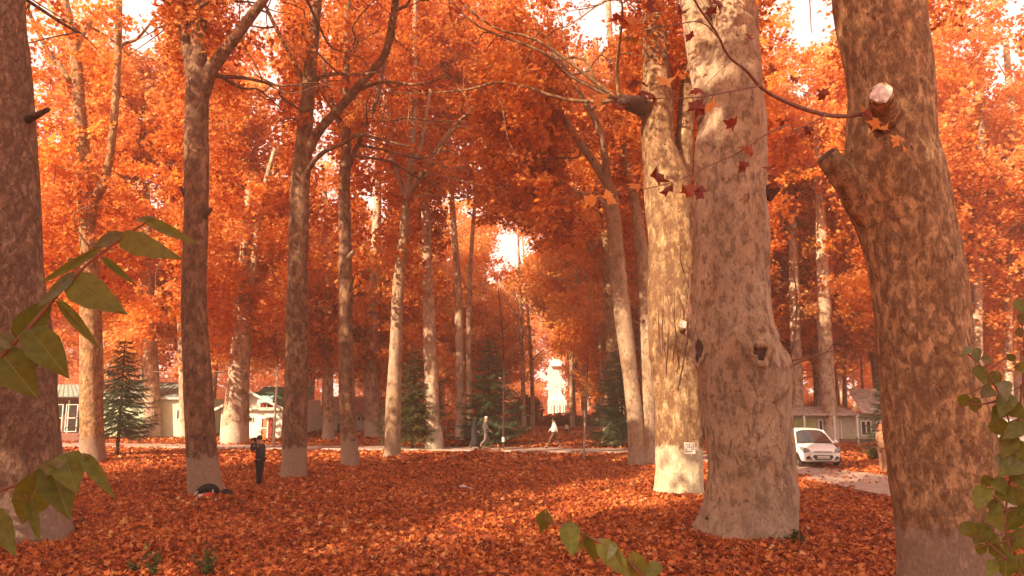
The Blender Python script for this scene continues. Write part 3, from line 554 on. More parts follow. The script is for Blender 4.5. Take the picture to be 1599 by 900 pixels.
# ---- trees to the left of and behind the viewpoint, whose crowns shade the near lawn
for i, (x, y, rx, rz, z, n_) in enumerate([(-10.6, -.2, 4.3, 8.5, 14.5, 580), (-8.8, -5.2, 4.5, 7, 14, 130), (-20.2, -7.4, 4.5, 7, 15, 400), (-5.4, -10, 4.5, 6, 13, 90), (-23.6, 8.3, 4.3, 7.5, 13.5, 560), (-29.7, .1, 3.6, 6, 16, 260), (-22.5, 17.5, 4, 6, 12, 220), (-33.7, 4.6, 4.5, 7, 15, 260)]):
    r = empty('plane_tree', (x, y, 0), random.uniform(0, 6), 'red plane tree beside the viewpoint, outside the picture', 'tree', 'plane trees beside the viewpoint')
    link('trunk', random.choice(WV), r); P = crown_pts((0, 0, z), (rx, rx, rz), n_, 24, 6); pts_obj('crown', P, ('red', 'm'), SPR['red', 'm'], r)
r = empty('shade_tree', (-11.6, 10.6, 0), 0, 'small leafy red tree out of view, added to shade the near lawn', 'tree')  # unseen; added as a low sun block for the left of the lawn
MB().tube([(0, 0, -.1), (.1, 0, 2), (0, .1, 5.5)], [.09, .07, .02], 8).build('trunk', M['wood_dark'], r)
pts_obj('crown', crown_pts((0, 0, 4.7), (1.7, 1.7, 2.6), 110, 12, 1.2), ('red', 'm'), SPR['red', 'm'], r)
finish_crowns()
# leaves drifted against the trunks
for i_, (b0, r0) in enumerate(BASES):
    if b0[1] > 40: continue
    Pd = []
    for a in np.arange(0, 6.28, .35 if r0 > .5 else .6):
        rr0 = r0 + random.uniform(.05, .25); Pd.append((b0[0] + math.cos(a) * (rr0 + .32), b0[1] + math.sin(a) * (rr0 + .32), random.uniform(.02, .07)))
    DRIFT.extend(Pd)
o = pts_obj('leaf_drift', np.array(DRIFT), ('drift',), drift_src, flat=True); tag(o, 'fallen leaves heaped against the feet of the near trunks', 'leaf litter')
# ---------------------------------------------------------------- buildings
M['wall_green'] = plain('pale_green_render', (0.62, 0.68, 0.48), 0.9, 0.08, 1.5, bump=0.1)
M['wall_white'] = plain('white_render', (0.78, 0.76, 0.66), 0.9, 0.08, 1.5, bump=0.1)
M['roof_grey'] = plain('grey_teal_sheet_roof', (0.26, 0.31, 0.27), 0.6, 0.25, 3, bump=0.15)
M['roof_green'] = plain('green_sheet_roof', (0.06, 0.20, 0.13), 0.5, 0.2, 3)
M['roof_rust'] = plain('dusty_pink_sheet_roof', (0.42, 0.26, 0.22), 0.7, 0.25, 3)
M['wood_brown'] = plain('brown_timber', (0.17, 0.075, 0.05), 0.8, 0.3, 6, bump=0.2)
M['frame_white'] = plain('white_frame_paint', (0.74, 0.70, 0.64), 0.6, 0.08, 6)
M['glass_dark'] = plain('dark_window_glass', (0.035, 0.025, 0.025), 0.12, 0.3, 2)
M['brick'] = plain('red_brick', (0.24, 0.10, 0.07), 0.9, 0.3, 9, bump=0.3)
M['curtain'] = plain('pale_curtain', (0.44, 0.40, 0.28), 0.9, 0.25, 14)
M['orange_panel'] = plain('varnished_door_panel', (0.50, 0.20, 0.07), 0.5, 0.2, 5)
M['maroon'] = plain('maroon_cloth', (0.28, 0.03, 0.02), 0.9, 0.2, 8)
M['tarp'] = plain('blue_tarpaulin', (0.30, 0.50, 0.56), 0.5, 0.2, 5)
M['olive_wall'] = plain('yellow_green_boards', (0.36, 0.40, 0.14), 0.8, 0.2, 3)
def bx(name, root, mt, lo, hi, parent=None):
    lo = np.array(lo, float); hi = np.array(hi, float); o = MB().box((lo + hi) / 2, np.abs(hi - lo)).build(name, mt, parent or root); return o
def rect(px0, py0, px1, py1, Y): a = at(px0, py1, Y); b = at(px1, py0, Y); return a[0], a[2], b[0], b[2]
def window(root, base, r, Y, mt=None, cols=2, rows=1, fw=0.07):
    x0, z0, x1, z1 = r; x0 -= base[0]; x1 -= base[0]; y = Y - base[1]
    f = MB()
    for i in range(cols + 1): f.box((x0 + (x1 - x0) * i / cols, y - 0.04, (z0 + z1) / 2), (fw, 0.08, z1 - z0 + fw))
    for j in range(rows + 1): f.box(((x0 + x1) / 2, y - 0.035, z0 + (z1 - z0) * j / rows), (x1 - x0, 0.064, fw))
    w = f.build('window', M['frame_white'], root)
    for i in range(cols):
        for j in range(rows):
            a = x0 + (x1 - x0) * i / cols; b = x0 + (x1 - x0) * (i + 1) / cols; c = z0 + (z1 - z0) * j / rows; d = z0 + (z1 - z0) * (j + 1) / rows
            bx('pane', root, mt or M['glass_dark'], (a + fw / 2 + .002, y - 0.018, c + fw / 2 + .002), (b - fw / 2 - .002, y - 0.006, d - fw / 2 - .002), w)
    return w
def sheet_roof(root, mt, quad, th=0.07, n=10, name='roof', ridges=True):
    """corrugated slab on a quad a,b (eave) c,d (ridge), all local"""
    a, b, c, d = [np.array(q, float) for q in quad]; mb = MB(); nr = np.cross(b - a, d - a); nr /= np.linalg.norm(nr); nr *= (1 if nr[2] > 0 else -1)
    V = [a, b, c, d, a - nr * th, b - nr * th, c - nr * th, d - nr * th]
    mb.add(V, [(0, 1, 2, 3), (7, 6, 5, 4), (0, 4, 5, 1), (1, 5, 6, 2), (2, 6, 7, 3), (3, 7, 4, 0)])
    ro = mb.build(name, mt, root)
    if ridges:
        r_ = MB()
        for i in range(n + 1):
            t = (i + .5) / (n + 1); r_.bar(a + (b - a) * t + nr * .012, d + (c - d) * t + nr * .012, 0.05, 0.03)
        o = r_.build('roof_seam', mt, ro)
    return ro
# brown porch house at far left
Y = 48.8; x0, z0, x1, z1 = rect(40, 615, 129, 690, Y); B = np.array([x0, Y, 0])
r = empty('porch_house', B, 0, 'low brown timber porch under a grey-teal roof, far left behind the thick trunk', 'house')
W = x1 - x0
bx('wall', r, M['wood_brown'], (0, .8, 0), (W, 1.3, 3.0))
bx('plinth', r, M['brick'], (0, 0, 0), (W, .78, 0.62))
for i in range(6): bx('beam' if i > 4 else 'post', r, M['frame_white'] if i < 5 else M['wood_brown'], *(((W * i / 4.0 - .04, .02, .62), (W * i / 4.0 + .04, .10, 2.72)) if i < 5 else ((0, 0, 2.72), (W, .14, 3.0))))
for i, px in enumerate((78, 101)):
    q = rect(px, 632, px + 21, 674, Y); window(r, B, q, Y + .05, cols=1, rows=2, fw=.05)
for i in range(7):
    q = rect(104 + i * 5.4, 636, 108 + i * 5.4, 674, Y + .3); bx('curtain_strip', r, M['curtain'], (q[0] - x0, .30, .66), (q[2] - x0, .33, 2.35))
sheet_roof(r, M['roof_grey'], [(-.4, -.6, 2.98), (W + .6, -.6, 2.98), (W - 1.0, 1.2, 3.75), (-.4, 1.2, 3.75)], n=12)
# pale green walled house
Y = 53.5; x0, z0, x1, z1 = rect(150, 622, 300, 683, Y); B = np.array([x0, Y, 0]); W = x1 - x0
r = empty('green_house', B, 0, 'house with a sunlit pale green blank wall behind the small spruce at left', 'house')
bx('wall', r, M['wall_green'], (0, 0, 0), (W, 6, 2.72)); bx('eave_board', r, M['frame_white'], (-.3, -.35, 2.75), (W + .3, -.25, 2.93))
bx('plinth', r, M['brick'], (0, -.03, 0), (W, .0, .12))
sheet_roof(r, M['roof_grey'], [(-.3, -.4, 2.96), (W + .3, -.4, 2.96), (W - 1.2, 3, 4.0), (1.2, 3, 4.0)], n=14)
window(r, B, rect(276, 640, 287, 655, Y), Y, cols=1)
# gabled cottage
Y = 52.0; K = lambda px, py: at(px, py, Y); B = np.array([K(381, 0)[0], Y, 0])
r = empty('gabled_cottage', B, 0, 'small white gabled cottage with a blue tarpaulin awning and green roof, behind the white pole', 'house')
W = K(469, 0)[0] - B[0]; ze = K(0, 637)[2]; za = K(0, 614)[2]
MB().add([(0, 0, 0), (W, 0, 0), (W, 0, ze), (W / 2, 0, za), (0, 0, ze), (0, 5, 0), (W, 5, 0), (W, 5, ze), (W / 2, 5, za), (0, 5, ze)], [(0, 1, 2, 3, 4), (9, 8, 7, 6, 5), (0, 4, 9, 5), (1, 6, 7, 2)]).build('wall', M['wall_white'], r)
sheet_roof(r, M['roof_green'], [(-.35, -.5, ze - .12), (-.35, 5.2, ze - .12), (W / 2, 5.2, za + .08), (W / 2, -.5, za + .08)], n=8)
sheet_roof(r, M['roof_green'], [(W + .35, -.5, ze - .12), (W + .35, 5.2, ze - .12), (W / 2, 5.2, za + .08), (W / 2, -.5, za + .08)], n=8)
for s_ in (0, 1): MB().bar((-.37 if not s_ else W + .37, -.54, ze - .16), (W / 2, -.54, za + .05), .06, .16).build('barge_board', M['frame_white'], r)
q = rect(406, 629, 428, 637.5, Y); window(r, B, q, Y, M['maroon'], cols=2)
q = rect(405, 618, 428, 628.5, Y); MB().add([(q[0] - B[0], -.03, q[3]), (q[2] - B[0], -.03, q[3]), (q[2] - B[0] + .03, -.42, q[1]), (q[0] - B[0] - .03, -.42, q[1]), (q[0] - B[0], -.0, q[3] - .03), (q[2] - B[0], -.0, q[3] - .03), (q[2] - B[0] + .03, -.40, q[1] - .03), (q[0] - B[0] - .03, -.40, q[1] - .03)], [(0, 3, 2, 1), (4, 5, 6, 7), (0, 4, 7, 3), (1, 2, 6, 5), (3, 7, 6, 2), (0, 1, 5, 4)]).build('awning', M['tarp'], r)
bx('ledge', r, M['wall_green'], (.1, -.28, K(0, 641)[2]), (W - .1, -.003, K(0, 638.8)[2]))
q = rect(407, 653, 419, 685, Y); d = window(r, B, q, Y, M['orange_panel'], cols=1, rows=2, fw=.09)
q = rect(420, 652, 426, 683, Y); bx('hanging_cloth', r, M['maroon'], (q[0] - B[0], -.06, .15), (q[2] - B[0], -.03, q[3]))
window(r, B, rect(389, 652, 395, 658, Y), Y, cols=1, fw=.04)
# rear wing with darker green roof
Y2 = 58; x0 = at(425, 0, Y2)[0]; r = empty('cottage_wing', (x0, Y2, 0), 0, 'rear building with a dark green roof showing above the white gabled cottage', 'house')
W = at(500, 0, Y2)[0] - x0; bx('wall', r, M['wall_white'], (0, 0, 0), (W, 5, 2.6)); sheet_roof(r, M['roof_green'], [(-.3, -.4, 2.5), (W + .3, -.4, 2.5), (W, 2.5, 3.7), (0, 2.5, 3.7)], n=9)
# white house with pink roof
Y = 63.0; x0, z0, x1, z1 = rect(498, 650, 640, 673, Y); B = np.array([x0, Y, 0]); W = x1 - x0
r = empty('white_house', B, 0, 'far white house with two small windows and a dusty pink roof, left of centre', 'house')
bx('wall', r, M['wall_white'], (0, 0, 0), (W, 6, 1.5)); sheet_roof(r, M['roof_rust'], [(-.3, -.5, 1.5), (W + .3, -.5, 1.5), (W, 3, 2.9), (0, 3, 2.9)], n=20)
for px in (558, 565, 640 - 12): window(r, B, rect(px, 651, px + 5, 657, Y), Y, cols=1, fw=.05)
for px in (523,): q = rect(px, 642, px + 8, 673, Y - 1); bx('shutter', r, M['wall_green'], (q[0] - x0, -.05, 0), (q[2] - x0, -.003, 1.45))
# bright far house at the end of the avenue
Y = 118.0; x0, z0, x1, z1 = rect(858, 572, 884, 646, Y); B = np.array([x0, Y, 0]); W = x1 - x0
r = empty('far_house', B, 0, 'bright white house far off at the end of the avenue of trees', 'house')
bx('wall', r, M['frame_white'], (0, 0, 0), (W, 8, 2.2)); bx('upper_wall', r, M['frame_white'], (.15, 1.2, 2.2), (W - .15, 7, 7.6))
sheet_roof(r, M['frame_white'], [(.0, .5, 7.6), (W, .5, 7.6), (W - .9, 4, 8.8), (.9, 4, 8.8)], n=6)
for i in range(6): bx('balcony_post', r, M['wood_brown'] if i % 2 else M['frame_white'], (.2 + i * .45, -.1, 0), (.32 + i * .45, -.003, 1.4))
# right house behind the car
Y = 46.5; x0, z0, x1, z1 = rect(1218, 645, 1400, 694, Y); B = np.array([x0, Y, 0]); W = x1 - x0
r = empty('leafy_roof_house', B, 0, 'low house behind the white car with a pale roof strewn with leaves and yellow-green boarding', 'house')
bx('wall', r, M['curtain'], (0, .6, 0), (W, 6, 1.85)); bx('plinth', r, M['brick'], (0, .5, 0), (W, .597, .35))
M['roof_pale'] = plain('pale_weathered_roof', (0.46, 0.36, 0.32), 0.8, 0.45, 4, bump=0.4)
sheet_roof(r, M['roof_pale'], [(at(1300, 0, Y)[0] - x0, -.3, 1.98), (W + .3, -.3, 1.98), (W + .3, 3.0, 3.45), (at(1318, 0, Y)[0] - x0, 3.0, 3.45)], n=10)
sheet_roof(r, M['roof_pale'], [(-.4, 0, 1.86), (at(1299, 0, Y)[0] - x0, 0, 1.86), (at(1299, 0, Y)[0] - x0, 2.2, 2.3), (0, 2.2, 2.3)], n=9)
q = rect(1247, 655, 1276, 680, Y)
for i in range(8): bx('board', r, M['olive_wall'], (q[0] - x0 + i * .15, .54, .36), (q[0] - x0 + i * .15 + .14, .597, q[3]))
window(r, B, rect(1279, 656, 1290, 682, Y + .6), Y + .6, cols=2); window(r, B, rect(1299, 656, 1312, 688, Y + .6), Y + .6, M['curtain'], cols=3)
for px in (1345, 1370): window(r, B, rect(px, 658, px + 14, 680, Y + .6), Y + .6, cols=2)
for px in (1220, 1263, 1296, 1330, 1376): q = at(px, 0, Y); bx('post', r, M['frame_white'], (q[0] - x0 - .05, .02, 0), (q[0] - x0 + .05, .12, 1.8))
# white kiosk at far right
Y = 36.5; x0, z0, x1, z1 = rect(1538, 648, 1680, 714, Y); B = np.array([x0, Y, 0]); W = x1 - x0
r = empty('white_kiosk', B, 0, 'plain white walled kiosk on a grey plinth at the right edge, behind the green creeper', 'kiosk')
bx('plinth', r, M['concrete'], (-.1, -.1, 0), (W, 3, .32)); bx('wall', r, M['frame_white'], (0, 0, .32), (W, 2.9, 2.1)); bx('roof', r, M['roof_grey'], (-.2, -.25, 2.1), (W, 3.1, 2.2))
window(r, B, rect(1600, 660, 1640, 690, Y), Y, cols=2)

# ---------------------------------------------------------------- far wood and hedges
fw_ = []
for _ in range(1900): y = random.uniform(155, 185); fw_.append((random.uniform(-.8, .8) * y, y, 30 * random.random() ** 1.1))
fw_ = np.array(fw_); x, yy, z = proj(fw_); ok = ~((np.abs(x - 866) < 14) & (fw_[:, 2] > 7) & (fw_[:, 2] < 12)) & gapmask(fw_)
far_src = [clump('peach', 150, 3.2, .62, simple_leaf) for _ in range(3)]
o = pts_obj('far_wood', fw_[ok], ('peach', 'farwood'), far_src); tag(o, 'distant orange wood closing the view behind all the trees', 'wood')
def bush(name, label, cx, cy, rx, ry, h, hue_mat, n, size, cat='shrub', fn=simple_leaf, stems=True, group=None):
    r = empty(name, (cx, cy, 0), 0, label, cat, group)
    V = []; Fc = []; T = []; n0 = 0
    for _ in range(n):
        u = rng.normal(0, 1, 3); u /= np.linalg.norm(u); rr = rng.random() ** .35; p = np.array([u[0] * rx * rr, u[1] * ry * rr, h * .5 + u[2] * h * .5 * rr])
        if p[2] < .02: continue
        p[:2] *= 1 + .25 * noise.noise(Vector((p[0] * 1.5 + cx, p[1] * 1.5, p[2] * 2)))
        v, f = fn(size * random.uniform(.7, 1.3)); v = v @ rotm(random.uniform(-1, 1), random.uniform(-1, 1), random.uniform(0, 6.3)).T + p
        V.append(v); Fc += [[i + n0 for i in q] for q in f]; T += [random.random()] * len(v); n0 += len(v)
    me = D.meshes.new('foliage'); me.from_pydata(np.concatenate(V).tolist(), [], Fc); me.materials.append(hue_mat); me.attributes.new('tint', 'FLOAT', 'POINT').data.foreach_set('value', T)
    o = link('foliage', me, r); o['kind'] = 'stuff'
    mb = MB()
    for k in range(7):
        a = random.uniform(0, 6.28); e = (math.cos(a) * rx * .7, math.sin(a) * ry * .7, h * random.uniform(.6, .9)); P = limb_path((random.uniform(-.1, .1) * rx, 0, 0), e, n=4); mb.tube(P, np.linspace(.03, .006, len(P)) * max(1, h), 5)
    mb.build('stem', M['wood_dark'], r); return r
M['leaf_brown'] = leafmat('dry_brown_leaf', [(0, (.20, .07, .03)), (.5, (.36, .14, .06)), (1, (.50, .24, .11))], .2)
M['leaf_dkgreen'] = leafmat('dark_green_leaf', [(0, (.025, .035, .012)), (.5, (.05, .06, .02)), (1, (.11, .10, .03))], .25)
bush('bush', 'tall reddish brown bush left of the bright house at the end of the avenue', at(818, 0, 72)[0], 72, 1.9, 1.3, 3.1, M['leaf_brown'], 2600, .20, 'bush')
for px, lab in ((872, 'clipped brown hedge across the end of the avenue, behind the small child'), (925, 'brown hedge continuing behind the dark conifer right of centre')): bush('hedge', lab, at(px, 0, 72)[0], 72.5, 2.0, .8, 1.35, M['leaf_brown'], 1500, .16, 'hedge')
bush('bush', 'dark green round bush beside the far white house left of centre', at(561, 0, 60)[0], 60, .8, .6, .95, M['leaf_dkgreen'], 500, .14, 'bush')
bush('bush', 'dark green bush at the foot of the thick forked tree, right of the gabled cottage', at(487, 0, 55)[0], 55, .7, .6, 1.7, M['leaf_dkgreen'], 500, .14, 'bush')
bush('bush', 'dark rounded bush on the verge just behind the white car', at(1322, 0, 35.5)[0], 35.5, .50, .4, .62, M['leaf_dkgreen'], 600, .07, 'bush')
bush('hedge', 'low clipped dark hedge between the car and the standing person', at(1357, 0, 33.5)[0], 33.5, .62, .35, .36, M['leaf_dkgreen'], 600, .07, 'hedge')
for i, (px, Yy, rx, h) in enumerate([(345, 49.5, 1.0, .5), (30, 75, 4, 2.5), (1450, 75, 5, 2.6), (1560, 70, 5, 2.4), (1230, 80, 4, 2.4), (650, 80, 4, 2.4), (740, 85, 4.5, 2.5)]):
    bush('bush', ['low yellow-green growth at the foot of the very broad brown trunk', 'orange undergrowth behind the brown porch at far left', 'orange undergrowth behind the leaning brown trunk', 'orange undergrowth behind the white kiosk at right', 'orange undergrowth behind the house with the leafy roof', 'orange undergrowth far behind the dark conifer left of centre', 'orange undergrowth far behind the central spruce'][i], at(px, 0, Yy)[0], Yy, rx, rx * .5, h, M['leaf_orange'] if i else M['leaf_olive'], 260 if i == 0 else 900, .12 if i == 0 else .34, 'undergrowth')

# ---------------------------------------------------------------- conifers
M['needle'] = leafmat('spruce_needles', [(0, (.035, .060, .032)), (.5, (.080, .115, .058)), (1, (.15, .18, .085))], .12)
M['needle_y'] = leafmat('yellowish_spruce_needles', [(0, (.05, .055, .018)), (.5, (.10, .095, .030)), (1, (.20, .16, .05))], .15)
M['spruce_bark'] = plain('spruce_bark', (.10, .05, .035), .95, .3, 12, bump=.5)
def spruce(label, px, Y, H, w, bare, material, seed=0, dens=1.0, skew=0):
    random.seed(seed); x = at(px, 0, Y)[0]; r = empty('spruce', (x, Y, 0), 0, label, 'conifer')
    mb = MB(); P = cr([(0, 0, -.1), (.03, 0, H * .3), (0, .02, H * .7), (0, 0, H)], 4); mb.tube(P, np.linspace(.10, .012, len(P)), 8); mb.build('trunk', M['spruce_bark'], r, smooth=True)
    V = []; Fc = []; T = []; n0 = 0; z = bare; br = MB()
    def needle_fan(p, d, L, wd):
        nonlocal n0
        # a flat drooping twig fringed with needle bunches on both sides
        d = d / np.linalg.norm(d); s = np.cross(d, [0, 0, 1]); s /= np.linalg.norm(s) + 1e-6; k = 7; tn = random.random()
        for i in range(k):
            t = i / k; q = p + d * L * t - np.array([0, 0, .25 * L * t * t]); ww = wd * (1 - .75 * t)
            for sg in (-1, 1, 0):
                tip = q + s * sg * ww + d * ww * .8 - np.array([0, 0, .35 * ww + (0.25 * ww if sg == 0 else 0)]); b2 = q + d * L / k * .75
                V.extend([q, b2, tip]); Fc.append((n0, n0 + 1, n0 + 2)); T.extend([tn] * 3); n0 += 3
    while z < H * .97:
        t = (z - bare) / (H - bare); reach = w / 2 * (1 - t) ** .85 * random.uniform(.8, 1.15) * (1 if t > .10 else .8) + .10; nb = int(6 + 3 * (1 - t))
        a0 = random.uniform(0, 6.28)
        for k in range(nb):
            a = a0 + k * 6.283 / nb + random.uniform(-.3, .3); L = reach * random.uniform(.65, 1.2) * (1 + skew * math.cos(a)); dr = np.array([math.cos(a), math.sin(a), 0])
            e = np.array([0, 0, z]); up = random.uniform(-.22, .10); Q = [e + dr * L * s_ + np.array([0, 0, L * (up * s_ + .10 * s_ ** 3 - .18 * math.sin(s_ * 2.2))]) for s_ in np.linspace(0, 1, 6)]
            br.tube(Q, np.linspace(.022, .005, 6), 4, cap=False)
            nt_ = max(4, int(L * 13 * dens))
            for m_ in range(nt_):
                s_ = .15 + .85 * (m_ + random.random()) / nt_; i = min(4, int(s_ * 5)); q = Q[i] + (Q[i + 1] - Q[i]) * (s_ * 5 - i); sd = random.choice((-1, 1)); ca = a + sd * random.uniform(.5, 1.1)
                needle_fan(q, np.array([math.cos(ca), math.sin(ca), random.uniform(-.45, .0)]), (.20 + .32 * (1 - s_)) * random.uniform(.7, 1.2) * (.6 + .5 * reach), .12)
            needle_fan(Q[-2], Q[-1] - Q[-2], .3, .08)
        z += .17 + .10 * random.random()
    me = D.meshes.new('crown'); me.from_pydata(np.array(V).tolist(), [], Fc); me.materials.append(material); me.attributes.new('tint', 'FLOAT', 'POINT').data.foreach_set('value', T)
    o = link('crown', me, r); o['kind'] = 'stuff'; o2 = br.build('branches', M['spruce_bark'], r); o2['kind'] = 'stuff'; return r
spruce('small dark spruce on a bare stem before the pale green wall, far left', 235, 38.0, 6.2, 4.3, 1.35, M['needle'], 1)
spruce('yellowish green spruce on a bare stem beside the vase-shaped tree', 657, 42.6, 5.8, 4.4, 1.15, M['needle_y'], 2)
spruce('widest dark spruce, in the middle of the view behind the walking couple', 766, 45.5, 6.6, 5.4, .55, M['needle'], 3, skew=.12)
spruce('dense dark spruce beside the twin-stemmed tree, right of centre', 957, 43.5, 6.4, 5.0, .8, M['needle'], 4)
spruce('small dark spruce in front of the house with the leafy roof, at right', 1344, 38.5, 4.8, 3.4, .3, M['needle'], 5)

# ---------------------------------------------------------------- poles and small street things
M['pole_white'] = plain('weathered_white_pole', (.66, .58, .46), .7, .2, 10)
M['grey_wood'] = plain('grey_stake', (.30, .21, .17), .9, .3, 10)
M['red_paint'] = plain('red_sign_paint', (.62, .05, .03), .5, .1, 6)
M['black_wire'] = plain('pale_cable', (.5, .38, .32), .6, .1, 4)
Y = 43.7; b = at(427, 698, Y); b[2] = 0; r = empty('utility_pole', b, 0, 'leaning white utility pole in front of the gabled cottage', 'pole')
t_ = at(433.5, 572, Y); MB().tube([(0, 0, -.1), (t_ - b) * .5, t_ - b], [.075, .065, .055], 10).build('shaft', M['pole_white'], r, smooth=True)
t2_ = at(434, 535, Y); MB().tube([t_ - b, t2_ - b], [.04, .03], 8).build('mast', M['wood_brown'], r)
q = at(432, 585, Y) - b; MB().box(q + [-.12, -.02, 0], (.3, .14, .12)).build('crossarm', M['pole_white'], r)
for k, (pa, pb) in enumerate(((at(430, 584, Y), at(300, 571, 60)), (at(432, 575, Y), at(120, 566, 60)), (at(433, 572, Y), at(620, 556, 56)))):
    t = np.linspace(0, 1, 14)[:, None]; Pw = pa + (pb - pa) * t; Pw[:, 2] -= .5 * np.sin(np.pi * t[:, 0])
    MB().tube(Pw - b, .012, 4).build('cable', M['black_wire'], r)
Y = 41.9 + .4; b = at(786, 702, Y); b[2] = 0; r = empty('sapling', b, 0, 'tall thin dark sapling with a white tag, before the central spruce', 'sapling')
P = [(0, 0, -.1), at(786, 660, Y) - b, at(787, 560, Y) - b, at(781, 480, Y) - b, at(777, 440, Y) - b]; MB().tube(cr(P, 4), np.linspace(.055, .02, 17), 7).build('trunk', M['wood_dark'], r)
MB().tube([at(786, 690, Y) - b, at(786, 683, Y) - b], .085, 8).build('tag', M['frame_white'], r)
for k in range(9):
    z = 4 + k * .55; a = k * 2.4; P = limb_path((0, 0, z), (math.cos(a) * .9, math.sin(a) * .9, z + .8), n=4); MB().tube(P, np.linspace(.018, .005, len(P)), 5).build('branch', M['wood_dark'], r)
Y = 35.2; b = at(911, 719, Y); b[2] = 0; r = empty('staked_sapling', b, 0, 'bare thin sapling on a grey stake with a dark bird box, standing before the path', 'sapling')
MB().tube([(0, 0, -.1), at(914, 640, Y) - b], [.05, .045], 8).build('stake', M['grey_wood'], r)
MB().tube([at(914, 660, Y) - b + [.0, -.08, 0], at(917, 600, Y) - b, at(918, 555, Y) - b], [.06, .045, .012], 7).build('trunk', M['wood_dark'], r)
for k, (pa, pb) in enumerate((((906, 597), (926, 602)), ((904, 609), (928, 611)), ((917, 600), (945, 606)), ((911, 585), (925, 590)), ((908, 622), (924, 618)), ((917, 610), (923, 636)), ((918, 575), (912, 568)))): MB().tube([at(*pa, Y) - b, at(*pb, Y) - b], .018, 5).build('branch', M['wood_dark'], r)
q = at(914.5, 657, Y) - b; bb = MB(); bb.box(q, (.16, .16, .18)); bb.add(np.array([(-.12, -.12, .09), (.12, -.12, .09), (.12, .12, .09), (-.12, .12, .09), (0, -.12, .22), (0, .12, .22)]) + q, [(0, 1, 4), (3, 5, 2), (0, 4, 5, 3), (1, 2, 5, 4), (0, 3, 2, 1)]); bb.build('bird_box', M['wood_dark'], r)
Y = 46.0; b = at(596, 694, Y); b[2] = 0; o = MB().tube([(0, 0, -.1), at(603, 640, Y) - b], [.06, .05], 8).build('stake', M['grey_wood'], None, b); tag(o, 'thin grey stake', 'stake')
o['label'] = 'thin grey leaning stake just left of the vase-shaped tree'
Y = 60.0; b = at(694, 675, Y); b[2] = 0; r = empty('round_sign', b, 0, 'little round red sign on two thin white posts, left of the central spruce', 'sign')
for s_ in (-.08, .12): MB().tube([(s_, 0, 0), (s_, 0, .75)], .025, 6).build('post', M['frame_white'], r)
MB().tube([(0, -.04, .82), (0, 0.0, .82)], .22, 14).build('plate', M['red_paint'], r)
# notice on the lit tree
q = at(1077, 700, 23.05); r = MB().box((0, 0, 0), (.34, .03, .34)); o = r.build('notice', M['frame_white'], None, q); o.rotation_euler = (0, 0, R(8)); tag(o, 'small square white notice with dark lettering nailed to the sunlit cream tree base', 'notice')
mk_ = MB()
for i in range(4):
    for j in range(5):
        if random.random() < .8: mk_.box((-.12 + j * .058, -.018, .10 - i * .065), (.04, .004, .026))
mk_.build('lettering', M['wood_dark'], o)

# pruned stubs and painted marks on the trees
def stub(root, base, pxa, pxb, Ya, Yb, ra, rb, mt, cutmat, face=None):
    a = at(*pxa, Ya); b_ = at(*pxb, Yb); P = np.array([a + (b_ - a) * t for t in (0, .35, .7, 1)]); rr = [ra * 1.35, ra * 1.08, (ra + rb) / 2, rb]
    o = MB().tube(P - base, rr, 16, fn=lambda i, an, p: 1 + .07 * np.sin(an * 3 + i) + .04 * np.sin(an * 7)).build('branch_stub', mt, root, smooth=True)
    d = (b_ - a) / np.linalg.norm(b_ - a); MB().tube([b_ - base - d * .01, b_ - base + d * .012], rb * .9, 16, fn=lambda i, an, p: 1 + .1 * np.sin(an * 4) + .06 * np.sin(an * 9)).build('cut_face', cutmat, o)
stub(t15, b15, (1378, 182), (1376, 146), 10.9, 10.1, .19, .16, M['bark_b'], M['wood_cut'])
stub(t15, b15, (1368, 330), (1290, 243), 11.45, 11.25, .25, .165, M['bark_b'], M['wood_dark'])
stub(t14, b14, (1195, 305), (1214, 290), 17.0, 16.8, .16, .12, M['wood_dark'], M['wood_dark'])
def burl(root, base, px, py, Y, w, h, mt, hollow, tilt=0):
    c = at(px, py, Y) - base; n = 26; k = 9; V = []
    for i in range(n):
        a = i * 2 * math.pi / n; jr = 1 + .16 * math.sin(3 * a + 1) + .10 * math.sin(7 * a)
        for j in range(k):
            q = j * 2 * math.pi / k; rr = .42 * w * (1 + .35 * noise.noise(Vector((math.cos(a) * 1.5, math.sin(a) * 1.5, px))))
            x = (w * jr + rr * math.cos(q)) * math.cos(a); z = (h * jr + rr * math.cos(q)) * math.sin(a); y = rr * .9 * math.sin(q)
            V.append((x * math.cos(tilt) - z * math.sin(tilt), y, x * math.sin(tilt) + z * math.cos(tilt)))
    o = MB().add(np.array(V) + c, [(i * k + j, ((i + 1) % n) * k + j, ((i + 1) % n) * k + (j + 1) % k, i * k + (j + 1) % k) for i in range(n) for j in range(k)]).build('burl', mt, root, smooth=True)
    MB().ball(c + [0, .03, 0], (w * .85, .05, h * .85), seg=12, rings=6).build('hollow', hollow, o, smooth=True)
burl(t14, b14, 1187, 552, 15.98, .20, .22, M['bark_pale'], M['wood_dark'], .4)
burl(t14, b14, 1091, 548, 16.75, .12, .30, M['bark_pale'], M['wood_dark'], -.12)
stub(t13, b13, (1068, 520), (1067, 507), 23.5, 22.8, .15, .14, M['bark_lit'], M['wood_cut'])
stub(t13, b13, (1000, 165), (966, 157), 23.6, 23.1, .26, .20, M['wood_dark'], M['wood_dark'])
stub(t1, b1, (44, 186), (76, 171), 16.3, 16.0, .075, .045, M['wood_dark'], M['wood_dark'])
stub(t3, b3, (297, 316), (282, 293), 23.4, 23.2, .09, .05, M['wood_dark'], M['wood_dark'])
stub(t3, b3, (318, 340), (330, 326), 23.4, 23.3, .08, .05, M['wood_dark'], M['wood_dark'])
stub(t4, b4, (472, 590), (482, 578), 28.1, 27.9, .12, .07, M['bark_b'], M['wood_dark'])
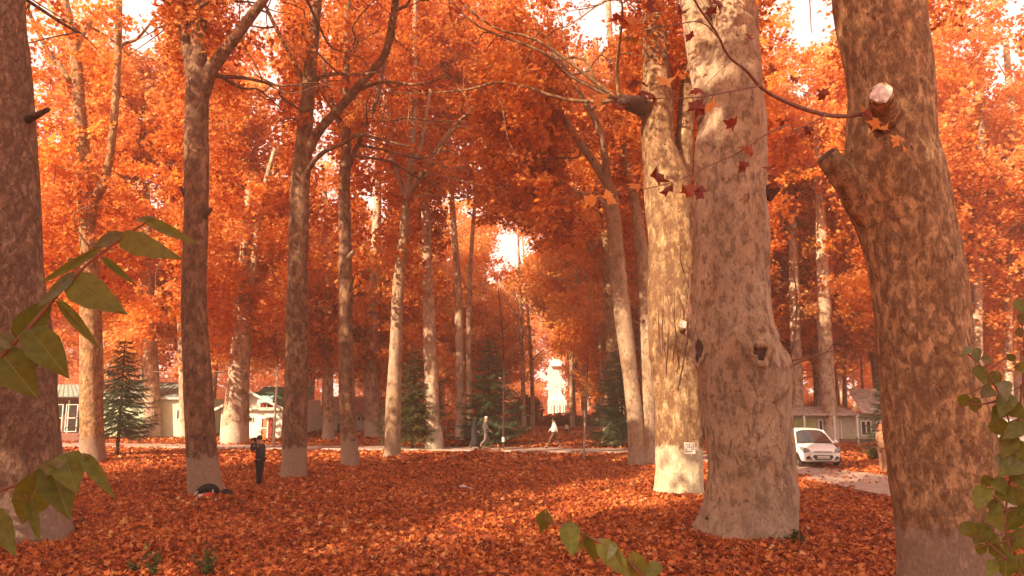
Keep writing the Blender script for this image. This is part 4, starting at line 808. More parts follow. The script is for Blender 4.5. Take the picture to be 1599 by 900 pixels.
stub(t5, b5, (541, 405), (553, 392), 32.4, 32.2, .12, .07, M['bark_far'], M['wood_dark'])
def patch(root, base, px, py, Y, w, h, mt, tr_w):
    """thin painted square following the trunk's curve"""
    c = at(px, py, Y); V = []; n = 6
    for j in range(2):
        for i in range(n):
            a = (i / (n - 1) - .5) * w / tr_w; V.append((math.sin(a) * tr_w, -math.cos(a) * tr_w, (j - .5) * h))
    MB().add(np.array(V) + c - base + [0, tr_w, 0], [(i, i + 1, n + i + 1, n + i) for i in range(n - 1)]).build('painted_mark', mt, root)
M['mark'] = plain('faded_dark_paint', (.13, .06, .04), .9, .85, 9)
def ring_y(Y, w): return Y - w / 2 - .03
patch(t3, b3, 312, 687, ring_y(23.5, .92), .36, .36, M['mark'], .46)
patch(t4, b4, 458, 682, ring_y(28.15, .88), .38, .34, M['mark'], .44)
# ---------------------------------------------------------------- people
random.seed(21)
SKIN = plain('skin', (.42, .22, .15), .6, .08, 10)
HAIR = plain('black_hair', (.015, .010, .008), .6, .2, 30)
def skin_mesh(name, verts, edges, rad, root_i, material, parent, sub=1):
    me = D.meshes.new(name); me.from_pydata([tuple(v_) for v_ in verts], edges, []); o = D.objects.new(name, me); C.objects.link(o)
    md = o.modifiers.new('s', 'SKIN'); md.use_smooth_shade = True
    for i, s_ in enumerate(me.skin_vertices[0].data): s_.radius = (rad[i], rad[i]) if not isinstance(rad[i], tuple) else rad[i]; s_.use_root = (i == root_i)
    if sub: o.modifiers.new('u', 'SUBSURF').levels = sub
    dg = bpy.context.evaluated_depsgraph_get(); me2 = D.meshes.new_from_object(o.evaluated_get(dg)); D.objects.remove(o); D.meshes.remove(me)
    me2.name = name; me2.materials.clear(); me2.materials.append(material); return link(name, me2, parent)
def V3(*a): return np.array(a, float)
def person(loc, rz, label, J, cl, scale=1.0, hat=None, skirt=False, group=None):
    """J: joints in metres, x = forward, y = left, z = up"""
    r = empty('person', loc, rz, label, 'person', group); r.scale = (scale,) * 3
    pel, wa, ch, nk, hd = J['pel'], J['wa'], J['ch'], J['nk'], J['hd']; f = J.get('face', V3(1, 0, 0)); f = f / np.linalg.norm(f); up = (hd - nk) / np.linalg.norm(hd - nk)
    vs = [pel, wa, ch, nk, hd - up * .05, hd + up * .03, hd + up * .09, hd + f * .105 - up * .03]; rd = [.10, .10, .125, .055, .072, .088, .055, .016]; ed = [(0, 1), (1, 2), (2, 3), (3, 4), (4, 5), (5, 6), (4, 7)]
    def chain(a, pts, rr):
        for p, q in zip(pts, rr): vs.append(p); rd.append(q); ed.append((a, len(vs) - 1)); a = len(vs) - 1
        return a
    for s_ in ('L', 'R'):
        w_ = chain(2, [J['sh' + s_], J['el' + s_], J['ha' + s_]], [.055, .042, .028]); d = J['ha' + s_] - J['el' + s_]; d /= np.linalg.norm(d); pm = J['ha' + s_] + d * .06; w_ = chain(w_, [pm], [.032])
        sd = np.cross(d, f if abs(d @ f) < .9 else V3(0, 0, 1)); sd /= np.linalg.norm(sd) + 1e-6; cu = np.cross(sd, d)
        for k, (o_, L) in enumerate(((-.03, .060), (-.010, .075), (.010, .070), (.028, .055))): chain(w_, [pm + sd * o_ + d * .04, pm + sd * o_ * 1.1 + d * (.04 + L * .6) + cu * .015, pm + sd * o_ * 1.1 + d * (.03 + L) + cu * .035], [.010, .009, .007])
        chain(w_, [pm - sd * .045 + d * .0, pm - sd * .055 + d * .035 + cu * .02], [.012, .009])
        chain(0, [J['hi' + s_], J['kn' + s_], J['an' + s_], J['to' + s_]], [.075, .06, .042, .035])
    skin_mesh('body', vs, ed, rd, 0, SKIN, r)
    sh_ = .022
    jv = [pel - V3(0, 0, .10), wa, ch, nk - (nk - ch) * .35]; jr = [.178, .165, .172, .085]; je = [(0, 1), (1, 2), (2, 3)]
    for s_ in ('L', 'R'):
        b0 = len(jv); jv += [J['sh' + s_], J['el' + s_], J['ha' + s_] - (J['ha' + s_] - J['el' + s_]) * .06]; jr += [.085, .062, .048]; je += [(2, b0), (b0, b0 + 1), (b0 + 1, b0 + 2)]
    skin_mesh(cl['top_name'], jv, je, jr, 0, cl['top'], r)
    if not skirt:
        tv = [pel + V3(0, 0, .05)]; trd = [.145]; te = []
        for s_ in ('L', 'R'):
            b0 = len(tv); tv += [J['hi' + s_], J['kn' + s_], J['an' + s_] + V3(0, 0, .02)]; trd += [.115, .083, .068]; te += [(0, b0), (b0, b0 + 1), (b0 + 1, b0 + 2)]
        skin_mesh('trousers', tv, te, trd, 0, cl['legs'], r)
    else:
        mb = MB(); P = [ch, wa, pel, (J['knL'] + J['knR']) / 2, (J['anL'] + J['anR']) / 2 + V3(0, 0, .0)]; mb.tube(cr(P, 3), np.interp(np.linspace(0, 1, 13), [0, .25, .5, .75, 1], [.17, .155, .19, .235, .30]), 18, fn=lambda i, a, p: (1 + .07 * np.sin(a * 5 + i * .1)) * (1 + .18 * np.abs(np.cos(a)))); mb.build('skirt', cl['legs'], r, smooth=True)
    for s_ in ('L', 'R'): a_ = J['an' + s_]; t_ = J['to' + s_]; skin_mesh('shoe', [a_ + V3(-.03, 0, -.02), (a_ + t_) / 2 + V3(0, 0, -.02), t_], [(0, 1), (1, 2)], [.055, .05, .042], 0, cl['shoe'], r)
    if cl.get('hair'): MB().ball(hd + up * .045 - f * .022, (.102, .092, .095), seg=14, rings=9).build('hair', cl['hair'], r, smooth=True)
    if hat: MB().ball(hd + up * .095 - f * .01, (.105, .098, .062), seg=14, rings=7).build('cap', hat, r, smooth=True)
    sd = np.cross(up, f)
    for s_ in (-1, 1):
        MB().ball(hd + f * .082 + sd * s_ * .032 + up * .005, .013, seg=6, rings=5).build('eye', HAIR, r); 
    return r
BLK = plain('black_cloth', (.010, .008, .009), .9, .3, 12); NAVY = plain('dark_navy_jacket', (.030, .022, .028), .8, .3, 12); WHT = plain('white_shirt_cloth', (.72, .68, .62), .85, .08, 8)
BRN = plain('brown_trousers', (.11, .045, .03), .9, .2, 10); TAN = plain('tan_brown_cloth', (.30, .15, .085), .9, .25, 10); GRYP = plain('pale_grey_trousers', (.16, .12, .11), .9, .15, 10)
PLAID = plain('checked_dark_and_pale_vest', (.07, .055, .055), .9, .9, 9); REDH = plain('rust_red_headcloth', (.48, .10, .05), .9, .2, 10)
CAM = plain('camera_body', (.02, .02, .02), .35, .2, 10)
def stand(h=1.72, step=0.0, bend=0.0):
    k = h / 1.72
    J = dict(pel=V3(0, 0, .93), wa=V3(0, 0, 1.10), ch=V3(.0, 0, 1.30), nk=V3(.01, 0, 1.47), hd=V3(.03, 0, 1.585),
             shL=V3(0, .17, 1.40), shR=V3(0, -.17, 1.40), elL=V3(-.02, .22, 1.13), elR=V3(-.02, -.22, 1.13), haL=V3(.05, .22, .90), haR=V3(.05, -.22, .90),
             hiL=V3(0, .09, .88), hiR=V3(0, -.09, .88), knL=V3(.02, .10, .48), knR=V3(.02, -.10, .48), anL=V3(0, .10, .09), anR=V3(0, -.10, .09), toL=V3(.17, .12, .045), toR=V3(.17, -.12, .045))
    if step:
        s = step; J.update(knL=V3(.20 * s, .09, .50), anL=V3(.36 * s, .09, .11), toL=V3(.53 * s, .10, .08), knR=V3(-.04 * s, -.09, .48), anR=V3(-.38 * s, -.09, .17), toR=V3(-.24 * s, -.10, .05), elL=V3(-.14 * s, .21, 1.15), haL=V3(-.20 * s, .20, .92), elR=V3(.08 * s, -.21, 1.14), haR=V3(.26 * s, -.19, .97))
    return J
# photographer, back to us at an angle, arms raised to the face, facing left
J = stand(); J.update(elL=V3(.22, .20, 1.24), haL=V3(.26, .07, 1.50), elR=V3(.22, -.20, 1.24), haR=V3(.26, -.06, 1.50), knL=V3(.0, .07, .48), knR=V3(0, -.07, .48), anL=V3(-.02, .08, .09), anR=V3(0, -.08, .09), hd=V3(.06, 0, 1.60))
g_ = ground(404, 762)
ph = person(g_, R(168), 'person in dark clothes standing on the leaves, holding a camera up to the face', J, dict(top=NAVY, top_name='jacket', legs=BLK, shoe=CAM, hair=HAIR), 1.0)
cm = MB(); cm.box((0, 0, 0), (.07, .14, .10)); cm.tube([(.03, 0, 0), (.13, 0, 0)], [.042, .045], 12); cm.box((0, 0, .06), (.05, .06, .03))
o = cm.build('camera', CAM); mw = Matrix.Translation(Vector(g_)) @ Matrix.Rotation(R(168), 4, 'Z'); o.location = mw @ Vector((.235, 0, 1.585)); o.rotation_euler = (0, 0, R(168)); tag(o, 'black camera held to the face of the person on the leaves', 'camera')
g_ = ground(741, 703.5); g_[2] = ROADZ
J = stand(step=.7); w_ = person(g_, R(8), 'person in a long black robe and headscarf walking on the path', J, dict(top=BLK, top_name='robe', legs=BLK, shoe=CAM), .98, skirt=True)
MB().ball((.02, 0, 1.60), (.125, .115, .145), seg=14, rings=9).ball((.0, 0, 1.45), (.16, .19, .10), seg=14, rings=7).build('headscarf', BLK, w_, smooth=True)
g_ = ground(758, 703.5); g_[2] = ROADZ
person(g_, R(-165 + 180), 'person in a white cap, checked vest and pale trousers walking on the path', stand(step=.8), dict(top=PLAID, top_name='vest', legs=GRYP, shoe=CAM), 1.02, hat=WHT)
g_ = ground(866, 706.0) + [.03, 1.0, 0]; g_[2] = ROADZ
person(g_, R(176), 'person in a white shirt and brown trousers striding left along the path', stand(step=1.0), dict(top=WHT, top_name='shirt', legs=BRN, shoe=BLK, hair=HAIR), 1.0)
g_ = ground(885, 681)
person(g_, R(250), 'small child in a white top far off on the lawn before the hedge', stand(), dict(top=WHT, top_name='shirt', legs=BRN, shoe=BLK, hair=HAIR), .56)
g_ = ground(1381, 742); g_[2] = 0
J = stand(); J.update(elL=V3(.05, .26, 1.15), haL=V3(.22, .20, 1.02))
p_ = person(g_, R(20), 'person in brown clothes and rust-red headcloth, half hidden by the massive leaning trunk', J, dict(top=TAN, top_name='jacket', legs=TAN, shoe=BLK), 1.13, hat=REDH)
MB().ball((.01, 0, 1.57), (.115, .11, .12), seg=14, rings=9).build('headcloth', REDH, p_, smooth=True)

# ---------------------------------------------------------------- bag pile, litter, motorbike, sack
REDC = plain('red_cloth', (.60, .03, .025), .8, .15, 9)
g_ = ground(322, 779) + np.array([0, .12, 0])
r = empty('backpack', g_, 0, 'black backpack with white strap ends lying at the foot of the three-limbed tree', 'backpack')
P = [(-.36, 0, .02), (-.30, 0, .16), (-.16, 0, .27), (.02, 0, .31), (.20, 0, .27), (.32, 0, .12)]; MB().tube(cr(P, 3), np.interp(np.linspace(0, 1, 16), [0, .3, .7, 1], [.05, .11, .12, .07]), 12, fn=lambda i, a, p: 1 + .06 * np.sin(a * 4 + i)).build('bag_body', BLK, r, smooth=True)
MB().tube([(-.40, -.08, .0), (-.36, -.10, .12), (-.27, -.08, .22)], .022, 8).build('strap', WHT, r); MB().tube([(.20, -.14, .03), (.20, -.13, .16), (.18, -.12, .27)], .016, 8).build('strap', WHT, r)
o = MB().ball((0, 0, 0), (.12, .09, .08), seg=10, rings=7).ball((.1, 0, -.01), (.08, .07, .06)).build('crumpled_cloth', plain('pale_pink_cloth', (.60, .42, .40), .9, .2, 12, bump=.5), None, g_ + [-.12, -.2, .07]); tag(o, 'small pale crumpled cloth tucked in front of the black backpack', 'cloth')
o = MB().ball((0, 0, 0), (.20, .12, .10), seg=12, rings=8).ball((.12, 0, -.02), (.12, .10, .07)).build('red_jacket', REDC, None, g_ + [.10, -.2, .08]); tag(o, 'bright red folded jacket lying against the black backpack', 'jacket')
r = MB(); r.tube(cr([(.0, 0, .03), (.10, 0, .13), (.26, .02, .15), (.42, .02, .10), (.5, 0, .05)], 3), np.interp(np.linspace(0, 1, 13), [0, .5, 1], [.05, .12, .05]), 10, fn=lambda i, a, p: 1 + .12 * np.sin(a * 3 + i)); o = r.build('small_bag', BLK, None, g_ + [.30, 0, 0], smooth=True); tag(o, 'small black shoulder bag to the right of the black backpack, against the trunk', 'bag')
g_ = ground(723, 765); vs = []; n = 11
for j in range(7):
    for i in range(n):
        x = (i / (n - 1) - .5) * .80; y = (j / 6 - .5) * .42; z = .05 + .10 * max(0, noise.noise(Vector((x * 5, y * 6, 3)))) + .05 * abs(noise.noise(Vector((x * 14, y * 14, 0)))) + .10 * math.exp(-((x + .05) / .12) ** 2) * math.exp(-(y / .15) ** 2) - .05 * (abs(x) > .36); vs.append((x + .05 * noise.noise(Vector((0, j * .9, 1))), y + .06 * noise.noise(Vector((i * .7, 0, 2))), z))
mb = MB().add(vs, [(j * n + i, j * n + i + 1, (j + 1) * n + i + 1, (j + 1) * n + i) for j in range(6) for i in range(n - 1)]); o = mb.build('plastic_sheet', plain('dusty_grey_plastic', (.62, .54, .53), .35, .25, 8), None, g_); o.modifiers.new('t', 'SOLIDIFY').thickness = .01
tag(o, 'crumpled grey plastic sheet lying alone on the leaves, left of the sunlit streak', 'litter')
g_ = ground(383, 692); r = MB(); r.tube(cr([(0, 0, 0), (0, 0, .25), (-.03, 0, .5), (-.10, 0, .70)], 3), np.interp(np.linspace(0, 1, 10), [0, .4, 1], [.26, .24, .06]), 12, fn=lambda i, a, p: 1 + .08 * np.sin(a * 3 + i * .4)); o = r.build('sack', plain('dark_brown_sacking', (.10, .035, .025), .95, .5, 6, bump=.5), None, g_, smooth=True); tag(o, 'dark brown upright sack at the foot of the very broad trunk, beyond the photographer', 'sack')
# motorbike
g_ = np.array([at(92, 0, 45.2 + 2.6)[0], 46.9 + 1.4, 0]); r = empty('motorbike', g_, R(12), 'dark motorbike parked by the brown porch, half behind the thick left trunk', 'motorbike')
RUB = plain('tyre_rubber', (.025, .02, .02), .85, .2, 20); CHR = plain('chrome', (.5, .47, .44), .25, .1, 5, metal=1)
def torus(mb, c, R_, r_, axis='y', n=22, k=8, m=0):
    V = []; 
    for i in range(n):
        a = i * 2 * math.pi / n
        for j in range(k):
            b_ = j * 2 * math.pi / k; q = R_ + r_ * math.cos(b_); p = (q * math.cos(a), r_ * math.sin(b_) * 1.0, q * math.sin(a)); V.append(p if axis == 'y' else (p[1], p[0], p[2]))
    return mb.add(np.array(V) + np.array(c), [(i * k + j, ((i + 1) % n) * k + j, ((i + 1) % n) * k + (j + 1) % k, i * k + (j + 1) % k) for i in range(n) for j in range(k)], m)
for sx in (-.62, .62):
    w_ = torus(MB(), (sx, 0, .30), .25, .05).build('wheel', RUB, r, smooth=True); s_ = MB().tube([(sx, -.05, .30), (sx, .05, .30)], .05, 10)
    for k in range(10): a = k * .628; s_.bar((sx, 0, .3), (sx + .24 * math.cos(a), 0, .3 + .24 * math.sin(a)), .008, .008)
    s_.build('rim', CHR, w_)
MB().tube([(-.30, 0, .72), (-.05, 0, .78), (.22, 0, .80), (.32, 0, .74)], [.08, .13, .13, .06], 12).build('fuel_tank', NAVY, r, smooth=True); MB().tube([(.62 - 1.3, 0, .80), (-.45, 0, .78), (-.15, 0, .76)], [.07, .11, .09], 10).build('saddle', BLK, r, smooth=True)
MB().box((0, 0, .42), (.34, .24, .30)).tube([(.0, .1, .3), (-.6, .14, .26)], .04, 8).build('engine', CHR, r); MB().bar((.62, .06, .3), (.38, .06, .92), .04, .04).bar((.62, -.06, .3), (.38, -.06, .92), .04, .04).build('fork', CHR, r)
MB().bar((.36, -.32, 1.0), (.36, .32, 1.0), .03, .03).bar((.36, 0, 1.0), (.4, 0, .85), .04, .04).build('handlebar', BLK, r); MB().tube([(.42, 0, .86), (.52, 0, .86)], [.06, .09], 12).build('headlight', CHR, r, smooth=True)
MB().bar((-.62, .08, .3), (-.3, .08, .7), .03, .03).bar((-.62, -.08, .3), (-.3, -.08, .7), .03, .03).bar((-.6, 0, .36), (.3, 0, .3), .05, .08).build('frame', BLK, r)

# ---------------------------------------------------------------- white hatchback
CARW = plain('white_car_paint', (.80, .78, .74), .22, .02, 3); CG = plain('tinted_car_glass', (.035, .030, .035), .06, .2, 3); PLAST = plain('black_plastic', (.02, .016, .016), .5, .2, 10); LAMP = plain('headlamp_lens', (.20, .19, .19), .12, .35, 12)
SILV = plain('alloy_rim', (.45, .43, .42), .3, .1, 6, metal=.9)
cl_ = ground(1274, 736); cl_[1] += 1.95; cl_[0] += .50; cl_[2] = ROADZ
car = empty('parked_car', cl_, R(-4), 'small white hatchback on the road, facing the camera', 'car')
st = [  # y, half-width, z bottom, z belt/hood side, z centre
 (-1.86, .52, .30, .66, .70), (-1.80, .66, .24, .70, .745), (-1.68, .76, .21, .75, .80), (-1.45, .815, .20, .81, .87), (-1.15, .83, .20, .87, .93), (-.88, .835, .20, .92, .985),
 (-.5, .84, .20, .94, .99), (0, .84, .20, .95, .99), (.6, .84, .20, .97, .99), (1.2, .835, .20, .99, 1.0), (1.6, .80, .22, 1.0, 1.02), (1.80, .74, .26, .98, 1.0), (1.87, .60, .34, .90, .92)]
V = []; k = 0
for (y, hw, zb, zs, zc) in st:
    half = [(hw * .80, zb), (hw * .96, zb + .06), (hw * .995, zb + .20), (hw, (zb + zs) / 2 + .02), (hw * .985, zs - .10), (hw * .94, zs - .02), (hw * .80, zs + .35 * (zc - zs)), (hw * .4, zc - .008), (0, zc)]
    row = [(x, y, z) for x, z in half] + [(-x, y, z) for x, z in half[-2::-1]]; k = len(row); V += row
Fc = [(i * k + j, i * k + j + 1, (i + 1) * k + j + 1, (i + 1) * k + j) for i in range(len(st) - 1) for j in range(k - 1)] + [(i * k, (i + 1) * k, (i + 1) * k + k - 1, i * k + k - 1) for i in range(len(st) - 1)]
Fc += [tuple(range(k)), tuple(range((len(st) - 1) * k, len(st) * k))[::-1]]
bo = MB().add(V, Fc).build('body', CARW, car, smooth=True); bo.modifiers.new('s', 'SUBSURF').levels = 1; bo.modifiers['s'].render_levels = 1
# cabin: four pillars, roof and glass
wf = (.70, -.92, .96); rf = (.56, -.22, 1.44); rr_ = (.56, 1.25, 1.46); wr = (.68, 1.72, 1.02); mid = (.58, .45, 1.475)
MB().add([(-.71, -.90, .955), (.71, -.90, .955), (.55, -.20, 1.435), (-.55, -.20, 1.435), (0, -1.0, .975), (0, -.27, 1.47)], [(0, 4, 5, 3), (4, 1, 2, 5)]).build('windscreen', CG, car)
for sx in (1, -1):
    MB().add([(sx * .795, -.78, .955), (sx * .80, .42, .975), (sx * .61, .42, 1.43), (sx * .60, -.14, 1.42)], [(0, 1, 2, 3)]).build('front_side_window', CG, car)
    MB().add([(sx * .80, .50, .975), (sx * .79, 1.32, 1.0), (sx * .60, 1.15, 1.42), (sx * .61, .50, 1.43)], [(0, 1, 2, 3)]).build('rear_side_window', CG, car)
    pl_ = MB(); pl_.bar((sx * .775, -.88, .95), (sx * .585, -.17, 1.445), .07, .06); pl_.bar((sx * .80, .46, .96), (sx * .615, .46, 1.44), .08, .03); pl_.bar((sx * .78, 1.36, .98), (sx * .60, 1.18, 1.43), .22, .03); pl_.build('pillar', CARW, car)
V = []; 
for (y, hw, z) in [(-.26, .50, 1.445), (-.18, .60, 1.46), (.1, .63, 1.49), (.6, .635, 1.50), (1.1, .61, 1.475), (1.28, .56, 1.45)]:
    V += [(x * hw, y, z + .035 * (1 - x * x) - (.03 if abs(x) == 1 else 0)) for x in (-1, -.9, -.5, 0, .5, .9, 1)]
MB().add(V, [(i * 7 + j, i * 7 + j + 1, i * 7 + j + 8, i * 7 + j + 7) for i in range(5) for j in range(6)]).build('roof', CARW, car, smooth=True)
MB().add([(-.56, 1.26, 1.44), (.56, 1.26, 1.44), (.68, 1.66, 1.03), (-.68, 1.66, 1.03)], [(0, 1, 2, 3)]).build('rear_window', CG, car)
# front face details, laid on the nose
def nose(x, z, out=0.0):
    """point on the car's front for lateral x, height z"""
    y = -1.885 + 2.5 * max(0, abs(x) - .5) ** 2 + .10 * max(0, (z - .6)) + .05 * max(0, .35 - z); return (x, y - out, z)
def plate(name, pts, mt, depth=.03, par=None):
    n = len(pts); A = [nose(x, z, depth) for x, z in pts]; B_ = [nose(x, z, -.06) for x, z in pts]; return MB().add(A + B_, [tuple(range(n))] + [(i, n + i, n + (i + 1) % n, (i + 1) % n) for i in range(n)]).build(name, mt, par or car)
gr = plate('grille', [(-.40, .46), (-.30, .34), (.30, .34), (.40, .46), (.36, .53), (-.36, .53)], PLAST, .035)
for z in (.38, .42, .50): MB().bar(nose(-.30, z, .042), nose(.30, z, .042), .012, .012).build('grille_bar', SILV, gr)
plate('bonnet_grille', [(-.36, .655), (.36, .655), (.36, .675), (-.36, .675)], PLAST, .03); plate('emblem', [(-.05, .655), (0, .64), (.05, .655), (.05, .685), (0, .70), (-.05, .685)], SILV, .045)
lp = plate('licence_plate', [(-.23, .405), (.23, .405), (.23, .495), (-.23, .495)], M['frame_white'], .055)
for i in range(8): x = -.18 + i * .05; MB().bar(nose(x, .43, .06), nose(x, .47, .06), .022, .006).build('plate_mark', PLAST, lp)
plate('skirt', [(-.55, .235), (.55, .235), (.50, .26), (-.50, .26)], PLAST, .02)
for sx in (1, -1):
    hl = MB().add([(sx * .44, -1.87, .62), (sx * .76, -1.74, .64), (sx * .84, -1.42, .82), (sx * .72, -1.58, .84), (sx * .52, -1.79, .76), (sx * .62, -1.82, .68)], [(0, 1, 5), (0, 5, 4), (5, 3, 4), (5, 1, 2), (5, 2, 3)]); hl.build('headlight', LAMP, car).modifiers.new('t', 'SOLIDIFY').thickness = -.02
    f_ = plate('fog_lamp', [(sx * .44, .36), (sx * .66, .36), (sx * .64, .46), (sx * .56, .49)], PLAST, .03); MB().ball(nose(sx * .56, .40, .05), .035, seg=8, rings=6).build('bulb', LAMP, f_)
    mm = MB(); mm.ball((sx * .93, -.72, 1.0), (.10, .07, .075), seg=12, rings=8); mm.bar((sx * .80, -.72, .97), (sx * .88, -.72, .99), .04, .04); mm.build('mirror', CARW, car, smooth=True)
    for y in (-1.17, 1.20):
        w_ = torus(MB(), (sx * .76, y, .285), .215, .075, axis='x').tube([(sx * .70, y, .285), (sx * .80, y, .285)], .20, 18).build('wheel', RUB, car, smooth=True)
        rm = MB().tube([(sx * .80, y, .285), (sx * .825, y, .285)], [.05, .04], 10)
        for q in range(7): a = q * .8976; rm.bar((sx * .815, y, .285), (sx * .815, y + .185 * math.cos(a), .285 + .185 * math.sin(a)), .02, .045)
        rm.build('rim', SILV, w_)
        n = 13; av = [(sx * .846, y + .345 * math.cos(math.pi * i / (n - 1)), .27 + .345 * math.sin(math.pi * i / (n - 1))) for i in range(n)]; MB().add(av, [tuple(range(n))]).build('wheel_arch', PLAST, car)
    MB().box((sx * .838, .05, .62), (.012, .012, .62)).box((sx * .841, .05, .78), (.02, .16, .03)).build('door_seam', PLAST, car)
MB().bar((-.55, -.96, .975), (-.05, -.84, 1.03), .015, .015).bar((.05, -1.0, .985), (.55, -.86, 1.02), .015, .015).build('wiper', PLAST, car)

# ---------------------------------------------------------------- foreground leaves
random.seed(5)
M['green_leaf'] = leafmat('green_shrub_leaf', [(0, (.105, .130, .018)), (.5, (.15, .165, .026)), (1, (.21, .20, .05))], .45, .5, 0.3)
M['pale_leaf'] = leafmat('pale_leaf_underside', [(0, (.14, .15, .075)), (1, (.20, .19, .10))], .25, .6, 1.0)
M['green_stem'] = plain('reddish_stem', (.16, .065, .035), .7, .2, 20)
def green_leaf(root, base, a, b, w_, Y, dY=0.0, fold=.35, bend=.12, mt=None, heart=.25, name='leaf', wave=.04, roll=0.0):
    A = at(*a, Y); B_ = at(*b, Y + dY); d = B_ - A; L = np.linalg.norm(d); d /= L; vw = A - np.array([0, 0, HC]); vw /= np.linalg.norm(vw)
    s_ = np.cross(d, -vw); s_ /= np.linalg.norm(s_); nrm = np.cross(s_, d); c_, sn = math.cos(roll), math.sin(roll); s_, nrm = s_ * c_ + nrm * sn, nrm * c_ - s_ * sn
    ts = np.linspace(0, 1, 9); W = w_ / F * Y / 2; V = []
    prof = np.interp(ts, [0, .06, .18, .35, .55, .75, .9, 1], [.05, .55, .92, 1, .82, .48, .18, 0])
    K = (-1, -.66, -.33, -.07, 0, .07, .33, .66, 1); nk = len(K); UX = []; UT = []
    ph = random.uniform(0, 6)
    for i, t in enumerate(ts):
        c = A + d * L * t - nrm * bend * L * t * t
        for sg in K:
            x = sg * W * prof[i] * (1 + .05 * math.sin(t * 23 + sg * 3 + ph)); back = -d * heart * L * abs(sg) * (1 - t) ** 4 * .5
            V.append(c + s_ * x * math.cos(fold) + nrm * (abs(x) * math.sin(fold) + wave * W * (math.sin(t * 9 + sg * 2 + ph) + (abs(sg) > .9) * .8 * math.sin(t * 17 + ph)) - .12 * W * abs(sg) ** 2) + back); UX.append(abs(sg) * prof[i]); UT.append(t)
    V = np.array(V); c0 = V.mean(0); me = D.meshes.new(name); me.from_pydata((V - c0).tolist(), [], [(i * nk + j, i * nk + j + 1, i * nk + j + nk + 1, i * nk + j + nk) for i in range(len(ts) - 1) for j in range(nk - 1)]); me.materials.append(mt or M['green_leaf'])
    me.polygons.foreach_set('use_smooth', [True] * len(me.polygons)); me.attributes.new('tint', 'FLOAT', 'POINT').data.foreach_set('value', [random.random()] * len(V))
    me.attributes.new('across', 'FLOAT', 'POINT').data.foreach_set('value', UX); me.attributes.new('along', 'FLOAT', 'POINT').data.foreach_set('value', UT)
    return link(name, me, root, c0 - base)
def add_veins(m):
    n = m.node_tree; L = n.links.new; a = N(n, 'ShaderNodeAttribute', attribute_name='across'); b_ = N(n, 'ShaderNodeAttribute', attribute_name='along')
    x = N(n, 'ShaderNodeMath', operation='MULTIPLY_ADD'); L(a.outputs['Fac'], x.inputs[0]); x.inputs[1].default_value = -.38; L(b_.outputs['Fac'], x.inputs[2])
    s_ = N(n, 'ShaderNodeMath', operation='MULTIPLY'); L(x.outputs[0], s_.inputs[0]); s_.inputs[1].default_value = 7.0
    f_ = N(n, 'ShaderNodeMath', operation='PINGPONG'); L(s_.outputs[0], f_.inputs[0]); f_.inputs[1].default_value = .5
    r_ = N(n, 'ShaderNodeMapRange'); L(f_.outputs[0], r_.inputs[0]); r_.inputs[1].default_value = .0; r_.inputs[2].default_value = .08; r_.inputs[3].default_value = .45; r_.inputs[4].default_value = 0
    q_ = N(n, 'ShaderNodeMapRange'); L(a.outputs['Fac'], q_.inputs[0]); q_.inputs[1].default_value = .015; q_.inputs[2].default_value = .06; q_.inputs[3].default_value = 1; q_.inputs[4].default_value = 0
    mx = N(n, 'ShaderNodeMath', operation='MAXIMUM'); L(r_.outputs[0], mx.inputs[0]); L(q_.outputs[0], mx.inputs[1])
    tc = N(n, 'ShaderNodeTexCoord'); nz = N(n, 'ShaderNodeTexNoise'); nz.inputs['Scale'].default_value = 60; nz.inputs['Detail'].default_value = 4; L(tc.outputs['Object'], nz.inputs[0])
    rp = [q for q in n.nodes if q.type == 'VALTORGB'][0]; c1 = N(n, 'ShaderNodeMix', data_type='RGBA', blend_type='MULTIPLY'); c1.inputs[0].default_value = .5; L(rp.outputs[0], c1.inputs[6])
    g_ = N(n, 'ShaderNodeValToRGB'); L(nz.outputs[0], g_.inputs[0]); g_.color_ramp.elements[0].position = .3; g_.color_ramp.elements[0].color = (.45, .4, .35, 1); g_.color_ramp.elements[1].position = .65; g_.color_ramp.elements[1].color = (1.2, 1.15, 1, 1); L(g_.outputs[0], c1.inputs[7])
    c2 = N(n, 'ShaderNodeMix', data_type='RGBA'); L(mx.outputs[0], c2.inputs[0]); L(c1.outputs[2], c2.inputs[6]); c2.inputs[7].default_value = (.18, .18, .06, 1)
    pr = n.nodes['Principled BSDF']; tr = [q for q in n.nodes if q.type == 'BSDF_TRANSLUCENT'][0]; L(c2.outputs[2], pr.inputs['Base Color']); L(c2.outputs[2], tr.inputs[0])
    bp = N(n, 'ShaderNodeBump'); bp.inputs['Strength'].default_value = .5; bp.inputs['Distance'].default_value = .002; L(mx.outputs[0], bp.inputs['Height']); L(bp.outputs[0], pr.inputs['Normal'])
add_veins(M['green_leaf']); add_veins(M['pale_leaf'])
